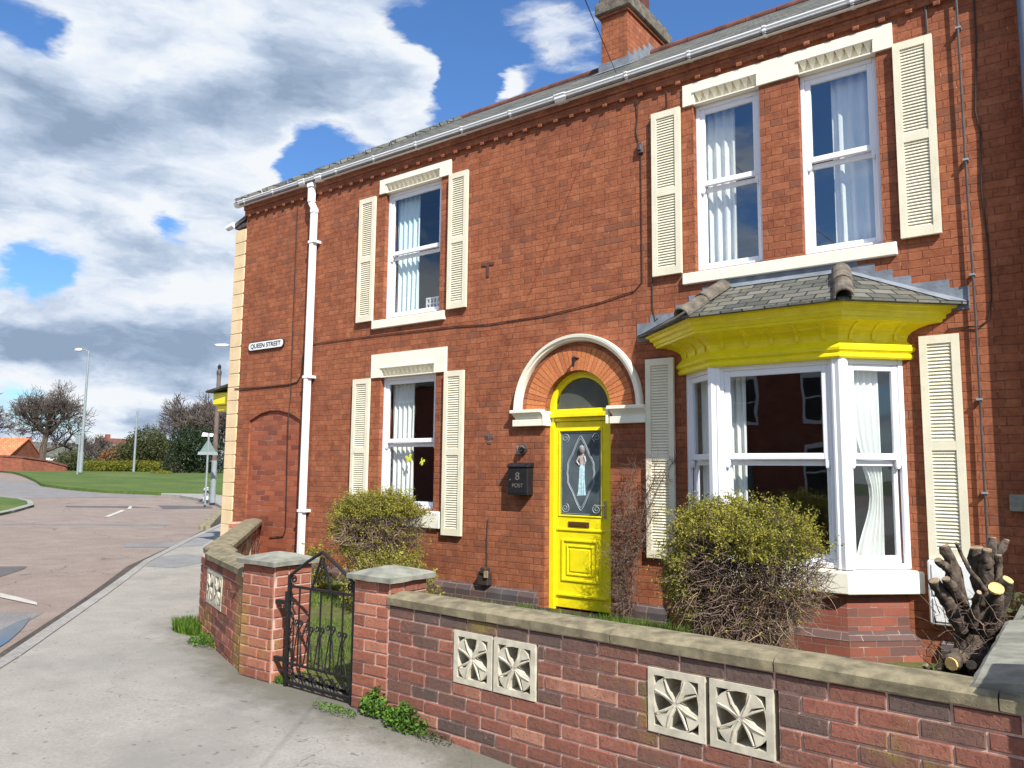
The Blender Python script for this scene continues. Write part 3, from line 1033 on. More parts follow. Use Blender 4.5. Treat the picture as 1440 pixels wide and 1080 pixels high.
# ---- lintels and sills
def lintel(x0, x1, z0, z1, bands):
    m_ = MB()
    m_.box(x0, x1, -.026, .10, z0 + .135, z1)
    cuts = [x0] + [q_ for b_ in bands for q_ in b_] + [x1]
    for i in range(0, len(cuts), 2):
        m_.box(cuts[i], cuts[i + 1], -.026, .10, z0, z0 + .134)
    for b0, b1 in bands:
        m_.box(b0, b1, .055, .10, z0, z0 + .134)
        m_.box(b0, b1, -.012, .054, z0, z0 + .014)
        # sunk grey band with a row of pyramids hanging from a thin bar
        n = max(5, round((b1 - b0) / .085))
        wd = (b1 - b0) / n
        m_.box(b0 - .01, b1 + .01, -.038, -.0265, z0 + .130, z0 + .146)
        for i in range(n):
            a = b0 + i * wd
            zt, zb = z0 + .118, z0 + .028
            zt = z0 + .133
            m_.add([(a + .004, .054, zt), (a + wd - .004, .054, zt), (a + wd / 2, .054, zb), (a + wd * .5, -.030, zt), (a + .004, -.024, zt), (a + wd - .004, -.024, zt)],
                   [(4, 3, 2), (3, 5, 2), (4, 2, 0), (5, 1, 2), (0, 1, 5, 3, 4), (0, 2, 1)])
    return m_.build('lintel', M['cream'], HOUSE)


lintel(-8.263, -6.864, 5.722, 5.936, [(-8.12, -7.07)])
lintel(-8.33, -6.88, 2.972, 3.313, [(-8.12, -7.10)])
lintel(-3.432, -1.283, 5.722, 5.967, [(-3.30, -2.60), (-2.17, -1.46)])


def sill(x0, x1, z0, z1):
    m_ = MB()
    m_.prism([(x0, .09, z0), (x0, -.045, z0), (x0, -.045, z1 - .02), (x0, .09, z1)], (x1 - x0, 0, 0))
    return m_.build('sill', M['cream'], HOUSE, bevel=.006)


sill(-8.334, -6.926, 3.69, 3.832)
sill(-8.334, -6.93, .885, 1.122)
sill(-3.457, -1.323, 3.69, 3.832)

# ---- windows
def frame_bar(m_, M4, x0, x1, y0, y1, z0, z1):
    m_.box(x0, x1, y0, y1, z0, z1, M=M4)


def sash(x0, x1, z0, z1, mid, M4=None, glass='glass', horns=True, fo=.045, so=.055, label=None, y=.065):
    """white vertical slider: outer frame, proud top sash with horns, lower sash set back"""
    m_ = MB()
    I = M4 or Matrix.Identity(4)
    # outer frame
    m_.box(x0, x0 + fo, y, y + .11, z0, z1, M=I)
    m_.box(x1 - fo, x1, y, y + .11, z0, z1, M=I)
    m_.box(x0 + fo, x1 - fo, y + .001, y + .11, z1 - fo, z1, M=I)
    m_.box(x0 + fo, x1 - fo, y + .001, y + .11, z0, z0 + fo * .9, M=I)
    a0, a1 = x0 + fo, x1 - fo
    # top sash
    yt = y + .012
    m_.box(a0, a0 + so, yt, yt + .04, mid - .03, z1 - fo, M=I)
    m_.box(a1 - so, a1, yt, yt + .04, mid - .03, z1 - fo, M=I)
    m_.box(a0 + so, a1 - so, yt + .001, yt + .04, z1 - fo - so, z1 - fo, M=I)
    m_.box(a0 + so, a1 - so, yt + .001, yt + .04, mid - .03, mid + .03, M=I)
    if horns:
        for hx in (a0, a1 - so * .8):
            vs = [(hx, yt - .004, mid - .03), (hx + so * .8, yt - .004, mid - .03), (hx + so * .8, yt - .004, mid - .075), (hx + so * .55, yt - .004, mid - .11), (hx + so * .1, yt - .004, mid - .11), (hx, yt - .004, mid - .08)]
            m_.prism([I @ Vector(v) for v in vs], (I.to_3x3() @ Vector((0, .04, 0))))
    # lower sash
    yl = y + .058
    m_.box(a0, a0 + so * .8, yl, yl + .04, z0 + fo * .9, mid - .03, M=I)
    m_.box(a1 - so * .8, a1, yl, yl + .04, z0 + fo * .9, mid - .03, M=I)
    m_.box(a0 + so * .8, a1 - so * .8, yl + .001, yl + .04, z0 + fo * .9, z0 + fo * .9 + so * 1.1, M=I)
    m_.box(a0 + so * .8, a1 - so * .8, yl + .001, yl + .04, mid - .085, mid - .031, M=I)
    w_ = m_.build('window', M['upvc'], HOUSE, bevel=.006)
    if label:
        w_['label'] = label
    for (gx0, gx1, gz0, gz1, gy) in ((a0 + so, a1 - so, mid + .03, z1 - fo - so, yt + .022), (a0 + so * .8, a1 - so * .8, z0 + fo * .9 + so * 1.1, mid - .085, yl + .022)):
        g_ = MB()
        g_.poly([I @ Vector(v) for v in ((gx0 - .006, gy, gz0 - .006), (gx1 + .006, gy, gz0 - .006), (gx1 + .006, gy, gz1 + .006), (gx0 - .006, gy, gz1 + .006))])
        g_.build('pane', M[glass], w_, fix=False)
    return w_


sash(*W_UL, 4.80, glass='glass')
sash(*W_LL, 2.06)
sash(*W_U1, 4.82, glass='glass_up')
sash(*W_U2, 4.82, glass='glass_up')

# ---- shutters
def shutter(x0, x1, z0, z1, y0=-.055, foot=None):
    m_ = MB()
    st = .062
    mid = z0 + (z1 - z0) * .5
    m_.box(x0, x0 + st, y0, y0 + .04, z0, z1)
    m_.box(x1 - st, x1, y0, y0 + .04, z0, z1)
    for a, b in ((z0, z0 + .085), (mid - .04, mid + .04), (z1 - .075, z1)):
        m_.box(x0 + st, x1 - st, y0 + .001, y0 + .04, a, b)
    for a, b in ((z0 + .085, mid - .04), (mid + .04, z1 - .075)):
        n = int((b - a) / .0305)
        h = (b - a) / n
        for i in range(n):
            zc = a + i * h
            m_.add([(x0 + st, y0 + .014, zc), (x1 - st, y0 + .014, zc), (x1 - st, y0 + .030, zc + h * .98), (x0 + st, y0 + .030, zc + h * .98), (x0 + st, y0 + .008, zc + .006), (x1 - st, y0 + .008, zc + .006), (x1 - st, y0 + .022, zc + h), (x0 + st, y0 + .022, zc + h)],
                   [(0, 1, 2, 3), (4, 7, 6, 5), (0, 4, 5, 1), (3, 2, 6, 7)])
    m_.box(x0 + st, x1 - st, y0 + .034, y0 + .040, z0 + .05, z1 - .05)
    o_ = m_.build('shutter', M['shutter'], HOUSE)
    return o_


shutter(-8.662, -8.327, 3.82, 5.706)
shutter(-6.872, -6.539, 3.815, 5.706)
shutter(-8.679, -8.334, .88, 2.97)
shutter(-6.888, -6.552, .812, 2.97)
shutter(-3.809, -3.462, 3.828, 5.73)
shutter(-1.283, -.949, 3.828, 5.73)
shutter(-3.909, -3.575, .74, 2.90)
shutter(-1.178, -.862, .925, 2.90)

# ---- door
mb = MB()
yf = .09
FT = .075
# frame jambs, transom and arched head
mb.box(DX - DR, DX - DR + FT, yf, yf + .10, .03, DZ)
mb.box(DX + DR - FT, DX + DR, yf, yf + .10, .03, DZ)
ro, ri = DR, DR - FT
n = 28
oa = ARC(DX, DZ, ro, ro, 0, 180, n)
ia = ARC(DX, DZ, ri, ri, 0, 180, n)
rings = []
for (xo, zo), (xi, zi) in zip(oa, ia):
    rings.append([(xo, yf, zo), (xo, yf + .1, zo), (xi, yf + .1, zi), (xi, yf, zi)])
mb.loft(rings, True, True)
mb.box(DX - DR + FT, DX + DR - FT, yf - .012, yf + .09, 2.335, 2.40)
mb.box(DX - DR - .0, DX + DR + .0, yf - .035, yf - .001, 2.30, 2.352)
mb.box(DX - DR + FT, DX + DR - FT, yf + .01, yf + .09, 2.255, 2.30)
DF = mb.build('door_frame', M['yellow'], HOUSE, bevel=.006)
mb = MB()
mb.poly([(x_, yf + .05, z_) for x_, z_ in ARC(DX, DZ, ri + .01, ri + .01, 0, 180, 24)])
tag(mb.build('fanlight', M['fanlight'], DF, fix=False), 'half-round pane over the door')
# leaf
lx0, lx1, ly = DX - DR + FT, DX + DR - FT, yf + .035
mb = MB()
gx0, gx1, gz0, gz1 = -5.165, -4.555, 1.12, 2.155
mb.box(lx0, gx0, ly, ly + .045, .06, 2.25)
mb.box(gx1, lx1, ly, ly + .045, .06, 2.25)
mb.box(gx0, gx1, ly, ly + .045, gz1, 2.25)
mb.box(gx0, gx1, ly, ly + .045, .06, gz1 - (gz1 - gz0))
# glazing bead
for a, b, c, d in ((gx0, gx0 + .02, gz0, gz1), (gx1 - .02, gx1, gz0, gz1), (gx0 + .02, gx1 - .02, gz0, gz0 + .02), (gx0 + .02, gx1 - .02, gz1 - .02, gz1)):
    mb.box(a, b, ly - .01, ly + .03, c, d)
# raised mouldings of the lower panel


def ringframe(m_, x0, x1, z0, z1, w_, y0, y1):
    m_.box(x0, x0 + w_, y0, y1, z0, z1)
    m_.box(x1 - w_, x1, y0, y1, z0, z1)
    m_.box(x0 + w_, x1 - w_, y0, y1, z0, z0 + w_)
    m_.box(x0 + w_, x1 - w_, y0, y1, z1 - w_, z1)


mb.box(gx0 - .02, gx1 + .02, ly - .014, ly + .001, .955, .985)
ringframe(mb, -5.115, -4.61, .37, .86, .03, ly - .016, ly + .001)
ringframe(mb, -5.045, -4.68, .44, .79, .022, ly - .012, ly + .001)
mb.box(-5.0, -4.725, ly - .010, ly + .001, .485, .745)
mb.box(lx0 + .03, lx1 - .03, ly - .022, ly + .001, .195, .225)
DOOR = mb.build('door', M['yellow'], HOUSE, bevel=.005)
DOOR['label'] = 'bright yellow front door with a tall glazed light'
mb = MB()
mb.box(gx0 + .015, gx1 - .015, ly + .012, ly + .02, gz0 + .015, gz1 - .015)
DG = mb.build('door_glass', M['doorglass'], DOOR)
yg = ly + .010
cxg, czg = (gx0 + gx1) / 2, (gz0 + gz1) / 2
mb = MB()


def ogee(s_):
    pts = []
    for i in range(49):
        a = i / 48 * 2 * pi
        # pointed lozenge with swelling shoulders
        v_ = math.sin(a)
        hz_ = (1 - abs(v_) ** 1.1) ** .75 * .9 + .12 * math.exp(-((abs(v_) - .30) / .13) ** 2) * (1 if abs(v_) < .95 else 0)
        sg = 1 if math.cos(a) >= 0 else -1
        pts.append((cxg + sg * hz_ * .215 * s_, yg, czg + v_ * .44 * s_))
    return pts


mb.tube(ogee(1.0), .0045, 4)
mb.tube(ogee(.93), .003, 4)
for sx in (-1, 1):
    for sz in (-1, 1):
        cx_, cz_ = cxg + sx * .215, czg + sz * .42
        sp = []
        for i in range(22):
            a = i / 21 * 3.4 * pi
            r_ = .008 + .05 * i / 21
            sp.append((cx_ + sx * r_ * math.cos(a), yg, cz_ + sz * r_ * math.sin(a)))
        mb.tube(sp, .0035, 4)
        mb.tube([(cx_ + sx * .05, yg, cz_ - sz * .25), (cx_ + sx * .055, yg, cz_)], .003, 4)
ringframe(mb, gx0 + .035, gx1 - .035, gz0 + .035, gz1 - .035, .004, yg - .002, yg + .003)
mb.build('etched_pattern', M['etch'], DOOR)
mb = MB()
mb.prism([(cxg - .005, yg, czg + .10), (cxg + .055, yg, czg + .10), (cxg + .052, yg, czg - .05), (cxg + .07, yg, czg - .26), (cxg - .055, yg, czg - .27), (cxg - .03, yg, czg - .2), (cxg - .018, yg, czg - .05)], (0, .004, 0))
for k in range(4):
    mb.tube([(cxg - .01 + k * .016, yg - .002, czg + .07), (cxg - .03 + k * .026, yg - .002, czg - .255)], .004, 4)
mb.build('figure_skirt', M['skirt'], DOOR)
mb = MB()
mb.prism([(cxg - .02, yg, czg + .19), (cxg + .008, yg, czg + .235), (cxg + .04, yg, czg + .235), (cxg + .06, yg, czg + .18), (cxg + .055, yg, czg + .10), (cxg - .002, yg, czg + .10)], (0, .005, 0))
mb.tube([(cxg - .015, yg, czg + .2), (cxg - .055, yg, czg + .135), (cxg - .02, yg, czg + .095)], [.013, .011, .008], 6)
mb.tube([(cxg + .052, yg, czg + .2), (cxg + .068, yg, czg + .14), (cxg + .05, yg, czg + .10)], [.012, .01, .008], 6)
mb.build('figure_torso', M['skin'], DOOR)
mb = MB()
mb.tube([(cxg + .024, yg - .006, czg + .235), (cxg + .024, yg - .006, czg + .265), (cxg + .02, yg - .006, czg + .305), (cxg + .018, yg - .006, czg + .33)], [.016, .034, .034, .01], 10)
mb.build('figure_head', M['hairline'], DOOR, smooth=True)
mb = MB()
mb.box(-5.02, -4.735, ly - .012, ly + .001, 1.0, 1.065)
mb.box(-5.00, -4.755, ly - .02, ly - .011, 1.012, 1.052)
mb.build('letterbox', M['brass'], DOOR, bevel=.003)
mb = MB()
mb.box(-4.535, -4.505, ly - .012, ly, 1.12, 1.32)
mb.tube([(-4.52, ly - .01, 1.265), (-4.52, ly - .05, 1.265), (-4.63, ly - .055, 1.262)], .010, 8)
mb.build('door_handle', M['silver'], DOOR, smooth=True)
# door step
mb = MB()
mb.prism([(DX - DR - .14, .05, -.1), (DX - DR - .14, -.30, -.1), (DX - DR - .14, -.30, -.01), (DX - DR - .14, -.27, .035), (DX - DR - .14, .02, .05), (DX - DR - .14, .05, .05)], (2 * DR + .3, 0, 0))
mb.build('doorstep', M['step'], HOUSE, bevel=.015)
# brick arch, hood mould and imposts
mb = MB()
n = 32
for i in range(n):
    a0, a1 = 180 * i / n + .33, 180 * (i + 1) / n - .33
    pj = U(0, .002)
    pts = []
    for r_, a in ((.452, a0), (.452, a1), (.735, a1), (.735, a0)):
        pts.append((DX + r_ * math.cos(rad(a)), -.002 - pj, DZ + r_ * math.sin(rad(a))))
    mb.prism(pts, (0, .035, 0))
for f_i in range(len(mb.tone)):
    mb.tone[f_i] = 0
tones = [U(0, 1) for _ in range(n)]
for i in range(n):
    for k in range(6):
        mb.tone[i * 6 + k] = tones[i]
mtA = tone_brick_mat('rubbed_arch_brick', [(0., (.52, .18, .08)), (.35, (.62, .22, .085)), (.7, (.68, .25, .095)), (1., (.72, .28, .12))], stain=(.40, .15, .08), stain_amt=.3, dark_amt=.06)
mb.build('brick_arch', mtA, HOUSE, tone=True)
mb = MB()
rings = []
prof = [(.795, 0), (.795, -.04), (.805, -.06), (.820, -.062), (.836, -.085), (.868, -.09), (.875, -.07), (.875, 0)]
for i in range(49):
    a = rad(180 * i / 48)
    rings.append([(DX + r_ * math.cos(a), y_, DZ + r_ * math.sin(a)) for r_, y_ in prof])
mb.loft(rings, True, True)
mb.build('hood_mould', M['cream'], HOUSE, smooth=True)
for s_ in (-1, 1):
    mb = MB()
    e0, e1 = (DX - .92, DX - DR - .002) if s_ < 0 else (DX + DR + .002, DX + .92)
    mb.box(e0, e1, -.105, 0, DZ - .04, DZ)
    mb.prism([(e0 + .02, 0, DZ - .04), (e0 + .02, -.095, DZ - .04), (e0 + .03, -.06, DZ - .075), (e0 + .04, -.04, DZ - .10), (e0 + .04, -.035, DZ - .12), (e0 + .04, 0, DZ - .12)], (e1 - e0 - .02, 0, 0))
    mb.box(e0 + .02, e1, -.065, 0, DZ - .20, DZ - .12)
    # return of the impost into the doorway
    if s_ < 0:
        mb.box(e1, e1 + .03, -.07, yf - .002, DZ - .20, DZ - .02)
    else:
        mb.box(e0 - .03, e0, -.07, yf - .002, DZ - .20, DZ - .02)
    mb.build('impost', M['cream'], HOUSE, bevel=.004)
# small lamp bracket over the arch
mb = MB()
mb.tube([(DX + .0, -.01, 2.99), (DX, -.08, 3.0), (DX, -.085, 2.96)], .012, 8)
mb.tube([(DX, -.085, 2.99), (DX, -.085, 2.88)], [.022, .012], 8)
mb.box(DX - .05, DX + .03, -.012, 0, 2.985, 3.0)
mb.build('lamp_bracket', M['iron'], HOUSE)

# ---- bay window
A_, B_, C_, D_ = Vector((-3.475, 0)), Vector((-2.975, -.45)), Vector((-1.77, -.45)), Vector((-1.30, 0))


def baypath(off):
    def ln(p, q):
        d = (q - p).normalized()
        nn = Vector((d.y, -d.x))
        return p + nn * off, d
    (p1, d1), (p2, d2), (p3, d3) = ln(A_, B_), ln(B_, C_), ln(C_, D_)

    def isec(p, d, q, e):
        k = ((q.x - p.x) * e.y - (q.y - p.y) * e.x) / (d.x * e.y - d.y * e.x)
        return p + d * k
    a = p1 - d1 * (p1.y / d1.y)
    b = isec(p1, d1, p2, d2)
    c = isec(p2, d2, p3, d3)
    d = p3 + d3 * (-p3.y / d3.y)
    return [a, b, c, d]


def bayloft(m_, prof, mi=0):
    """prof: list of (offset, z)"""
    ps = [[Vector((p.x, p.y, z)) for p in baypath(o_)] for o_, z in prof]
    for i in range(len(ps) - 1):
        for j in range(3):
            m_.add([ps[i][j], ps[i][j + 1], ps[i + 1][j + 1], ps[i + 1][j]], [(0, 1, 2, 3)], mi)
    return m_


mb = MB()
bayloft(mb, [(.02, -.2), (.02, .21)])
bayloft(mb, [(-.045, .285), (-.045, .62)])
ob_ = mb.build('bay_base', M['brick_base'], HOUSE, fix=False)
mb = MB()
bayloft(mb, [(.02, .205), (.022, .215), (-.045, .287)])
mb.build('bay_plinth', M['brick_blue'], HOUSE, fix=False)
mb = MB()
bayloft(mb, [(-.05, .615), (.045, .612), (.05, .62), (.05, .79), (.04, .805), (-.10, .822)])
mb.build('bay_sill', M['cream'], HOUSE, fix=False)
mb = MB()
bayloft(mb, [(-.02, 2.70), (.035, 2.70), (.045, 2.715), (.045, 2.74), (.03, 2.755), (.055, 2.775), (.06, 2.80), (.015, 2.865), (.012, 2.88), (.020, 2.92), (.045, 2.955), (.085, 2.985), (.14, 3.008), (.215, 3.02), (.22, 3.045), (.235, 3.05), (.24, 3.085), (.265, 3.10), (.275, 3.13), (.305, 3.14), (.31, 3.175), (.0, 3.18)])
CORN = mb.build('bay_cornice', M['yellow'], HOUSE, fix=False, smooth=True)
CORN['label'] = 'yellow moulded cornice over the bay window'
# small scrolled brackets under the cornice
pth = baypath(.0)
for j, npc in ((0, 3), (1, 5), (2, 3)):
    p, q = pth[j], pth[j + 1]
    d = (q - p).normalized()
    nn = Vector((d.y, -d.x))
    for i in range(npc):
        c_ = p.lerp(q, (i + .5) / npc)
        pr_ = [(.02, 2.875), (.03, 2.87), (.035, 2.905), (.045, 2.935), (.075, 2.965), (.12, 2.99), (.17, 3.005), (.18, 3.021), (.02, 3.018)]
        hw = .019
        pts = [Vector((c_.x + nn.x * o_ - d.x * hw, c_.y + nn.y * o_ - d.y * hw, z_)) for o_, z_ in pr_]
        mb = MB()
        mb.prism(pts, (d.x * 2 * hw, d.y * 2 * hw, 0))
        mb.build('cornice_bracket', M['yellow'], CORN, bevel=.006)
# bay roof
ev = baypath(.37)
ze = 3.178
tL, tR = Vector((-2.93, 0, 3.63)), Vector((-1.83, 0, 3.63))
E3 = [Vector((p.x, p.y, ze)) for p in ev]
E3b = [v - Vector((0, 0, .02)) for v in E3]
mb = MB()
mb.poly([E3[1], E3[2], tR, tL])
mb.poly([E3[0], E3[1], tL])
mb.poly([E3[2], E3[3], tR])
for i in range(3):
    mb.poly([E3b[i], E3b[i + 1], E3[i + 1], E3[i]])
mb.poly([E3b[3], E3b[2], E3b[1], E3b[0]])
BR = mb.build('bay_roof', M['slate'], HOUSE, fix=False)
# hip tiles: half-round, two and a bit per hip
def halfround(m_, p, q, r0, r1, n=8, up=Vector((0, 0, 1))):
    d = (q - p).normalized()
    s_ = d.cross(up).normalized()
    u_ = s_.cross(d)
    rr = []
    for c_, r_ in ((p, r0), (q, r1)):
        o1 = [c_ + s_ * math.cos(pi * k / n) * r_ + u_ * math.sin(pi * k / n) * r_ for k in range(n + 1)]
        o2 = [c_ + s_ * math.cos(pi * k / n) * (r_ - .022) + u_ * math.sin(pi * k / n) * (r_ - .022) for k in reversed(range(n + 1))]
        rr.append(o1 + o2)
    m_.loft(rr, True, True)


for (e_, t_) in ((E3[1], tL), (E3[2], tR)):
    mb = MB()
    a_, b_ = e_.lerp(t_, -.02), e_.lerp(t_, .86)
    up = Vector((0, -.5, 1)).normalized()
    halfround(mb, a_ + up * .0, a_.lerp(b_, .5) + up * .0, .088, .085, up=up)
    halfround(mb, a_.lerp(b_, .47) + up * .012, b_ + up * .012, .092, .088, up=up)
    mb.build('hip_tiles', M['hip_tile'], BR, bevel=.006)
# lead: apron along the wall and stepped flashing
mb = MB()
def rp(P0, P1, P2, P3, off=.006):
    nn = (P1 - P0).cross(P3 - P0).normalized()
    if nn.z < 0:
        nn = -nn
    mb.prism([p + nn * off for p in (P0, P1, P2, P3)], nn * .004)
rp(tL, tR, tR.lerp(E3[2], .16), tL.lerp(E3[1], .16))
for sgn, e_, t_, cor in ((-1, E3[0], tL, E3[1]), (1, E3[3], tR, E3[2])):
    rp(e_, t_, t_.lerp(cor, .12), e_.lerp(cor, .17))
    n = 7
    for i in range(n):
        f0, f1 = i / n, (i + 1) / n
        xa, xb = e_.x + (t_.x - e_.x) * f0, e_.x + (t_.x - e_.x) * f1
        za = e_.z + (t_.z - e_.z) * f0
        zb = e_.z + (t_.z - e_.z) * f1
        z_t = math.ceil((zb + .03) / .081) * .081
        mb.box(min(xa, xb), max(xa, xb), -.008, -.001, za - .06, z_t)
mb.box(tL.x - .02, tR.x + .02, -.009, -.001, 3.58, 3.69)
mb.build('lead_flashing', M['lead'], BR)

# bay frames
def planeM(p, q):
    """matrix: local x along p->q, local y inwards, z up"""
    d = (q - p).normalized()
    inn = Vector((-d.y, d.x))
    m_ = Matrix(((d.x, inn.x, 0, p.x), (d.y, inn.y, 0, p.y), (0, 0, 1, 0), (0, 0, 0, 1)))
    return m_


for (p, q, e0, e1) in ((A_, B_, .015, .05), (B_, C_, .06, .06), (C_, D_, .05, .015)):
    L = (q - p).length
    sash(e0, L - e1, .822, 2.705, 1.815, M4=planeM(p, q), y=.02, fo=.05, so=.06)
# corner posts
for p, q, r_ in ((A_, B_, C_), (B_, C_, D_)):
    mb = MB()
    c_ = q
    mb.tube([(c_.x, c_.y + .035, .82), (c_.x, c_.y + .035, 2.702)], .058, 8)
    d1, d2 = (p - q).normalized(), (r_ - q).normalized()
    for d in (d1, d2):
        pp = q + d * .055
        mb.tube([(pp.x, pp.y + .01, .82), (pp.x, pp.y + .01, 2.702)], .022, 8)
    mb.build('corner_post', M['upvc'], HOUSE)
# bay ceiling and inner sill board
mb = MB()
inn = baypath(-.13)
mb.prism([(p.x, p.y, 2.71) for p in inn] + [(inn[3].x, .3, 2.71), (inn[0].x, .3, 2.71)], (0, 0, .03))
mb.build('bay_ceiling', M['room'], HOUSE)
mb = MB()
mb.prism([(p.x, p.y, .80) for p in inn] + [(inn[3].x, .3, .80), (inn[0].x, .3, .80)], (0, 0, .02))
mb.build('inner_sill', M['wood_white'], HOUSE)

# ---- pipes and cables on the wall
def cable(name, pts, r, mat, label=None, n=6):
    m_ = MB()
    m_.tube(pts, r, n)
    o_ = m_.build(name, M[mat], HOUSE, smooth=True)
    if label:
        o_['label'] = label
    return o_


cable('wall_pipe', [(-.735, -.055, 6.2), (-.735, -.05, 4.4), (-.725, -.05, 3.0), (-.732, -.05, 1.2), (-.735, -.05, .1)], .011, 'pipe_dark')
for z in (5.7, 4.45, 3.4, 2.3, 1.5):
    mb = MB()
    mb.box(-.755, -.71, -.064, 0, z, z + .018)
    mb.build('pipe_clip', M['galv'], HOUSE)
cable('cable', [(-.60, -.012, 6.15), (-.60, -.012, 5.6), (-.64, -.012, 4.9), (-.61, -.012, 4.7), (-.63, -.012, 4.2), (-.60, -.012, 3.6), (-.60, -.012, 3.2), (-.63, -.012, 3.0), (-.70, -.02, 2.95), (-.82, -.012, 2.955), (-.95, -.012, 2.95)], .007, 'cable')
cable('cable', [(-.995, -.015, 6.15), (-.985, -.015, 5.74)], .011, 'pipe_dark')
cable('cable', [(-3.985, -.03, 6.0), (-4.0, -.012, 5.75), (-4.02, -.012, 5.6), (-3.99, -.012, 5.47)], .006, 'cable')
mb = MB()
mb.box(-4.0, -3.925, -.045, 0, 5.31, 5.44)
mb.box(-3.985, -3.94, -.06, -.04, 5.34, 5.41)
mb.build('junction_box', M['pipe_dark'], HOUSE, bevel=.008)
cable('cable', [(-3.96, -.012, 5.32), (-3.958, -.012, 4.6), (-3.955, -.012, 3.80), (-4.05, -.012, 3.71), (-4.5, -.012, 3.63), (-5.3, -.012, 3.56), (-6.2, -.012, 3.545), (-6.7, -.012, 3.575), (-8.4, -.012, 3.60), (-9.6, -.012, 3.60), (-9.9, -.012, 3.58)], .006, 'cable')
cable('cable', [(-3.63, -.012, 6.0), (-3.62, -.012, 5.8), (-3.835, -.012, 5.7), (-3.83, -.012, 3.72), (-3.83, -.012, 3.5), (-3.80, -.012, 3.33), (-3.77, -.012, 3.36)], .005, 'cable')
cable('cable', [(-11.68, -.02, 3.0), (-11.0, -.012, 2.985), (-10.25, -.012, 2.99), (-10.02, -.012, 3.02), (-9.93, -.012, 3.12), (-9.91, -.012, 3.46)], .009, 'cable')
cable('cable', [(-10.20, -.012, 5.95), (-10.19, -.012, 4.2), (-10.17, -.012, 2.8), (-10.18, -.03, 2.5), (-10.17, -.0, .72), (-10.25, .02, .6), (-10.6, .02, .56)], .007, 'cable')  # construction joint line on the wall, built as a dark tube
# small fittings by the door
mb = MB()
mb.tube([(-5.60, 0, 1.925), (-5.60, -.03, 1.925)], .062, 16)
mb.tube([(-5.60, -.03, 1.925), (-5.60, -.05, 1.925), (-5.60, -.08, 1.92)], [.045, .05, .03], 14)
mb.tube([(-5.60, -.075, 1.925), (-5.56, -.09, 1.95), (-5.53, -.07, 1.93)], .012, 6)
tag(mb.build('door_bell', M['pipe_dark'], HOUSE, smooth=True), 'small round dark bell fitting above the post box')
mb = MB()
mb.box(-5.70, -5.62, -.012, 0, 1.86, 1.96)
mb.build('bell_plate', M['galv'], HOUSE, bevel=.004)
mb = MB()
mb.box(-6.23, -6.06, -.10, 0, .235, .40)
mb.box(-6.17, -6.08, -.12, -.02, .38, .46)
mb.build('wall_vent', M['cable'], HOUSE, bevel=.012)
mb = MB()
mb.box(-6.10, -6.05, -.125, -.10, .34, .42)
mb.build('vent_tag', M['twig_pale'], HOUSE)
cable('cable', [(-6.14, -.012, .45), (-6.145, -.012, .8), (-6.13, -.012, 1.05)], .008, 'pipe_dark')
# rusty bracket scars
mb = MB()
for x_, z_ in ((-6.18, 2.09), (-6.10, 2.09), (-6.14, 2.02)):
    mb.box(x_ - .03, x_ + .03, -.006, 0, z_ - .03, z_ + .03)
mb.build('wall_scar', M['brick_blue'], HOUSE)
mb = MB()
mb.box(-6.30, -6.10, -.012, 0, 4.33, 4.37)
mb.box(-6.22, -6.18, -.012, 0, 4.18, 4.33)
mb.build('wall_scar', M['terracotta'], HOUSE)
mb = MB()
mb.box(-.56, -.42, -.03, 0, 1.36, 1.5)
mb.build('grey_stone', M['coping_grey'], HOUSE, bevel=.008)

# ---- neighbouring house in the terrace (stands slightly forward)
NB = thing('neighbour_house', (3, 2.5, 0), 'red brick terraced house adjoining on the right with a blue-grey downpipe on its corner', 'house')
mb = MB()
mb.box(HX1 + .001, 6.5, -.135, 5.6, -.3, 6.35)
mb.build('wall', M['brick'], NB)
mb = MB()
mb.tube([(-.222, -.20, 6.3), (-.222, -.20, .1)], .055, 14)
mb.build('downpipe', M['pipe_blue'], NB, smooth=True)
mb = MB()
mb.prism([(HX1 + .001, -.28, 6.36), (HX1 + .001, 2.8, 8.5), (HX1 + .001, 5.8, 6.36)], (7, 0, 0))
mb.build('roof', M['slate'], NB)

for (a, b_, c_, d_) in ((1.2, 2.4, 3.9, 5.5), (4.0, 5.2, 3.9, 5.5), (1.2, 2.6, 1.0, 2.7)):
    mb = MB()
    ringframe(mb, a, b_, c_, d_, .07, -.155, -.1355)
    mb.box(a + .07, b_ - .07, -.150, -.1356, (c_ + d_) / 2 - .03, (c_ + d_) / 2 + .03)
    nw_ = mb.build('window', M['upvc'], NB)
    mb = MB()
    mb.box(a + .06, b_ - .06, -.142, -.1357, c_ + .06, d_ - .06)
    mb.build('pane', M['black'], nw_)
    mb = MB()
    mb.box(a - .1, b_ + .1, -.19, -.1358, c_ - .12, c_ - .001)
    mb.build('sill', M['cream'], NB)
mb = MB()
mb.box(4.1, 5.05, -.15, -.1359, .0, 2.1)
mb.build('door', M['signgreen'], NB)

# ---- street sign, post box, meter box
def textmesh(name, s_, size, mat, loc, parent, xs=1., align='CENTER', ext=.003):
    cu = bpy.data.curves.new(name, 'FONT')
    cu.body = s_
    cu.size = size
    cu.align_x = align
    cu.align_y = 'CENTER'
    cu.extrude = ext
    to = bpy.data.objects.new(name, cu)
    COL.objects.link(to)
    dg = bpy.context.evaluated_depsgraph_get()
    me = bpy.data.meshes.new_from_object(to.evaluated_get(dg))
    bpy.data.objects.remove(to)
    me.name = name
    me.transform(Matrix.Translation(loc) @ Matrix.Rotation(pi / 2, 4, 'X') @ Matrix.Diagonal((xs, 1, 1, 1)))
    me.materials.clear()
    me.materials.append(mat)
    o_ = bpy.data.objects.new(name, me)
    COL.objects.link(o_)
    attach(o_, parent)
    return o_


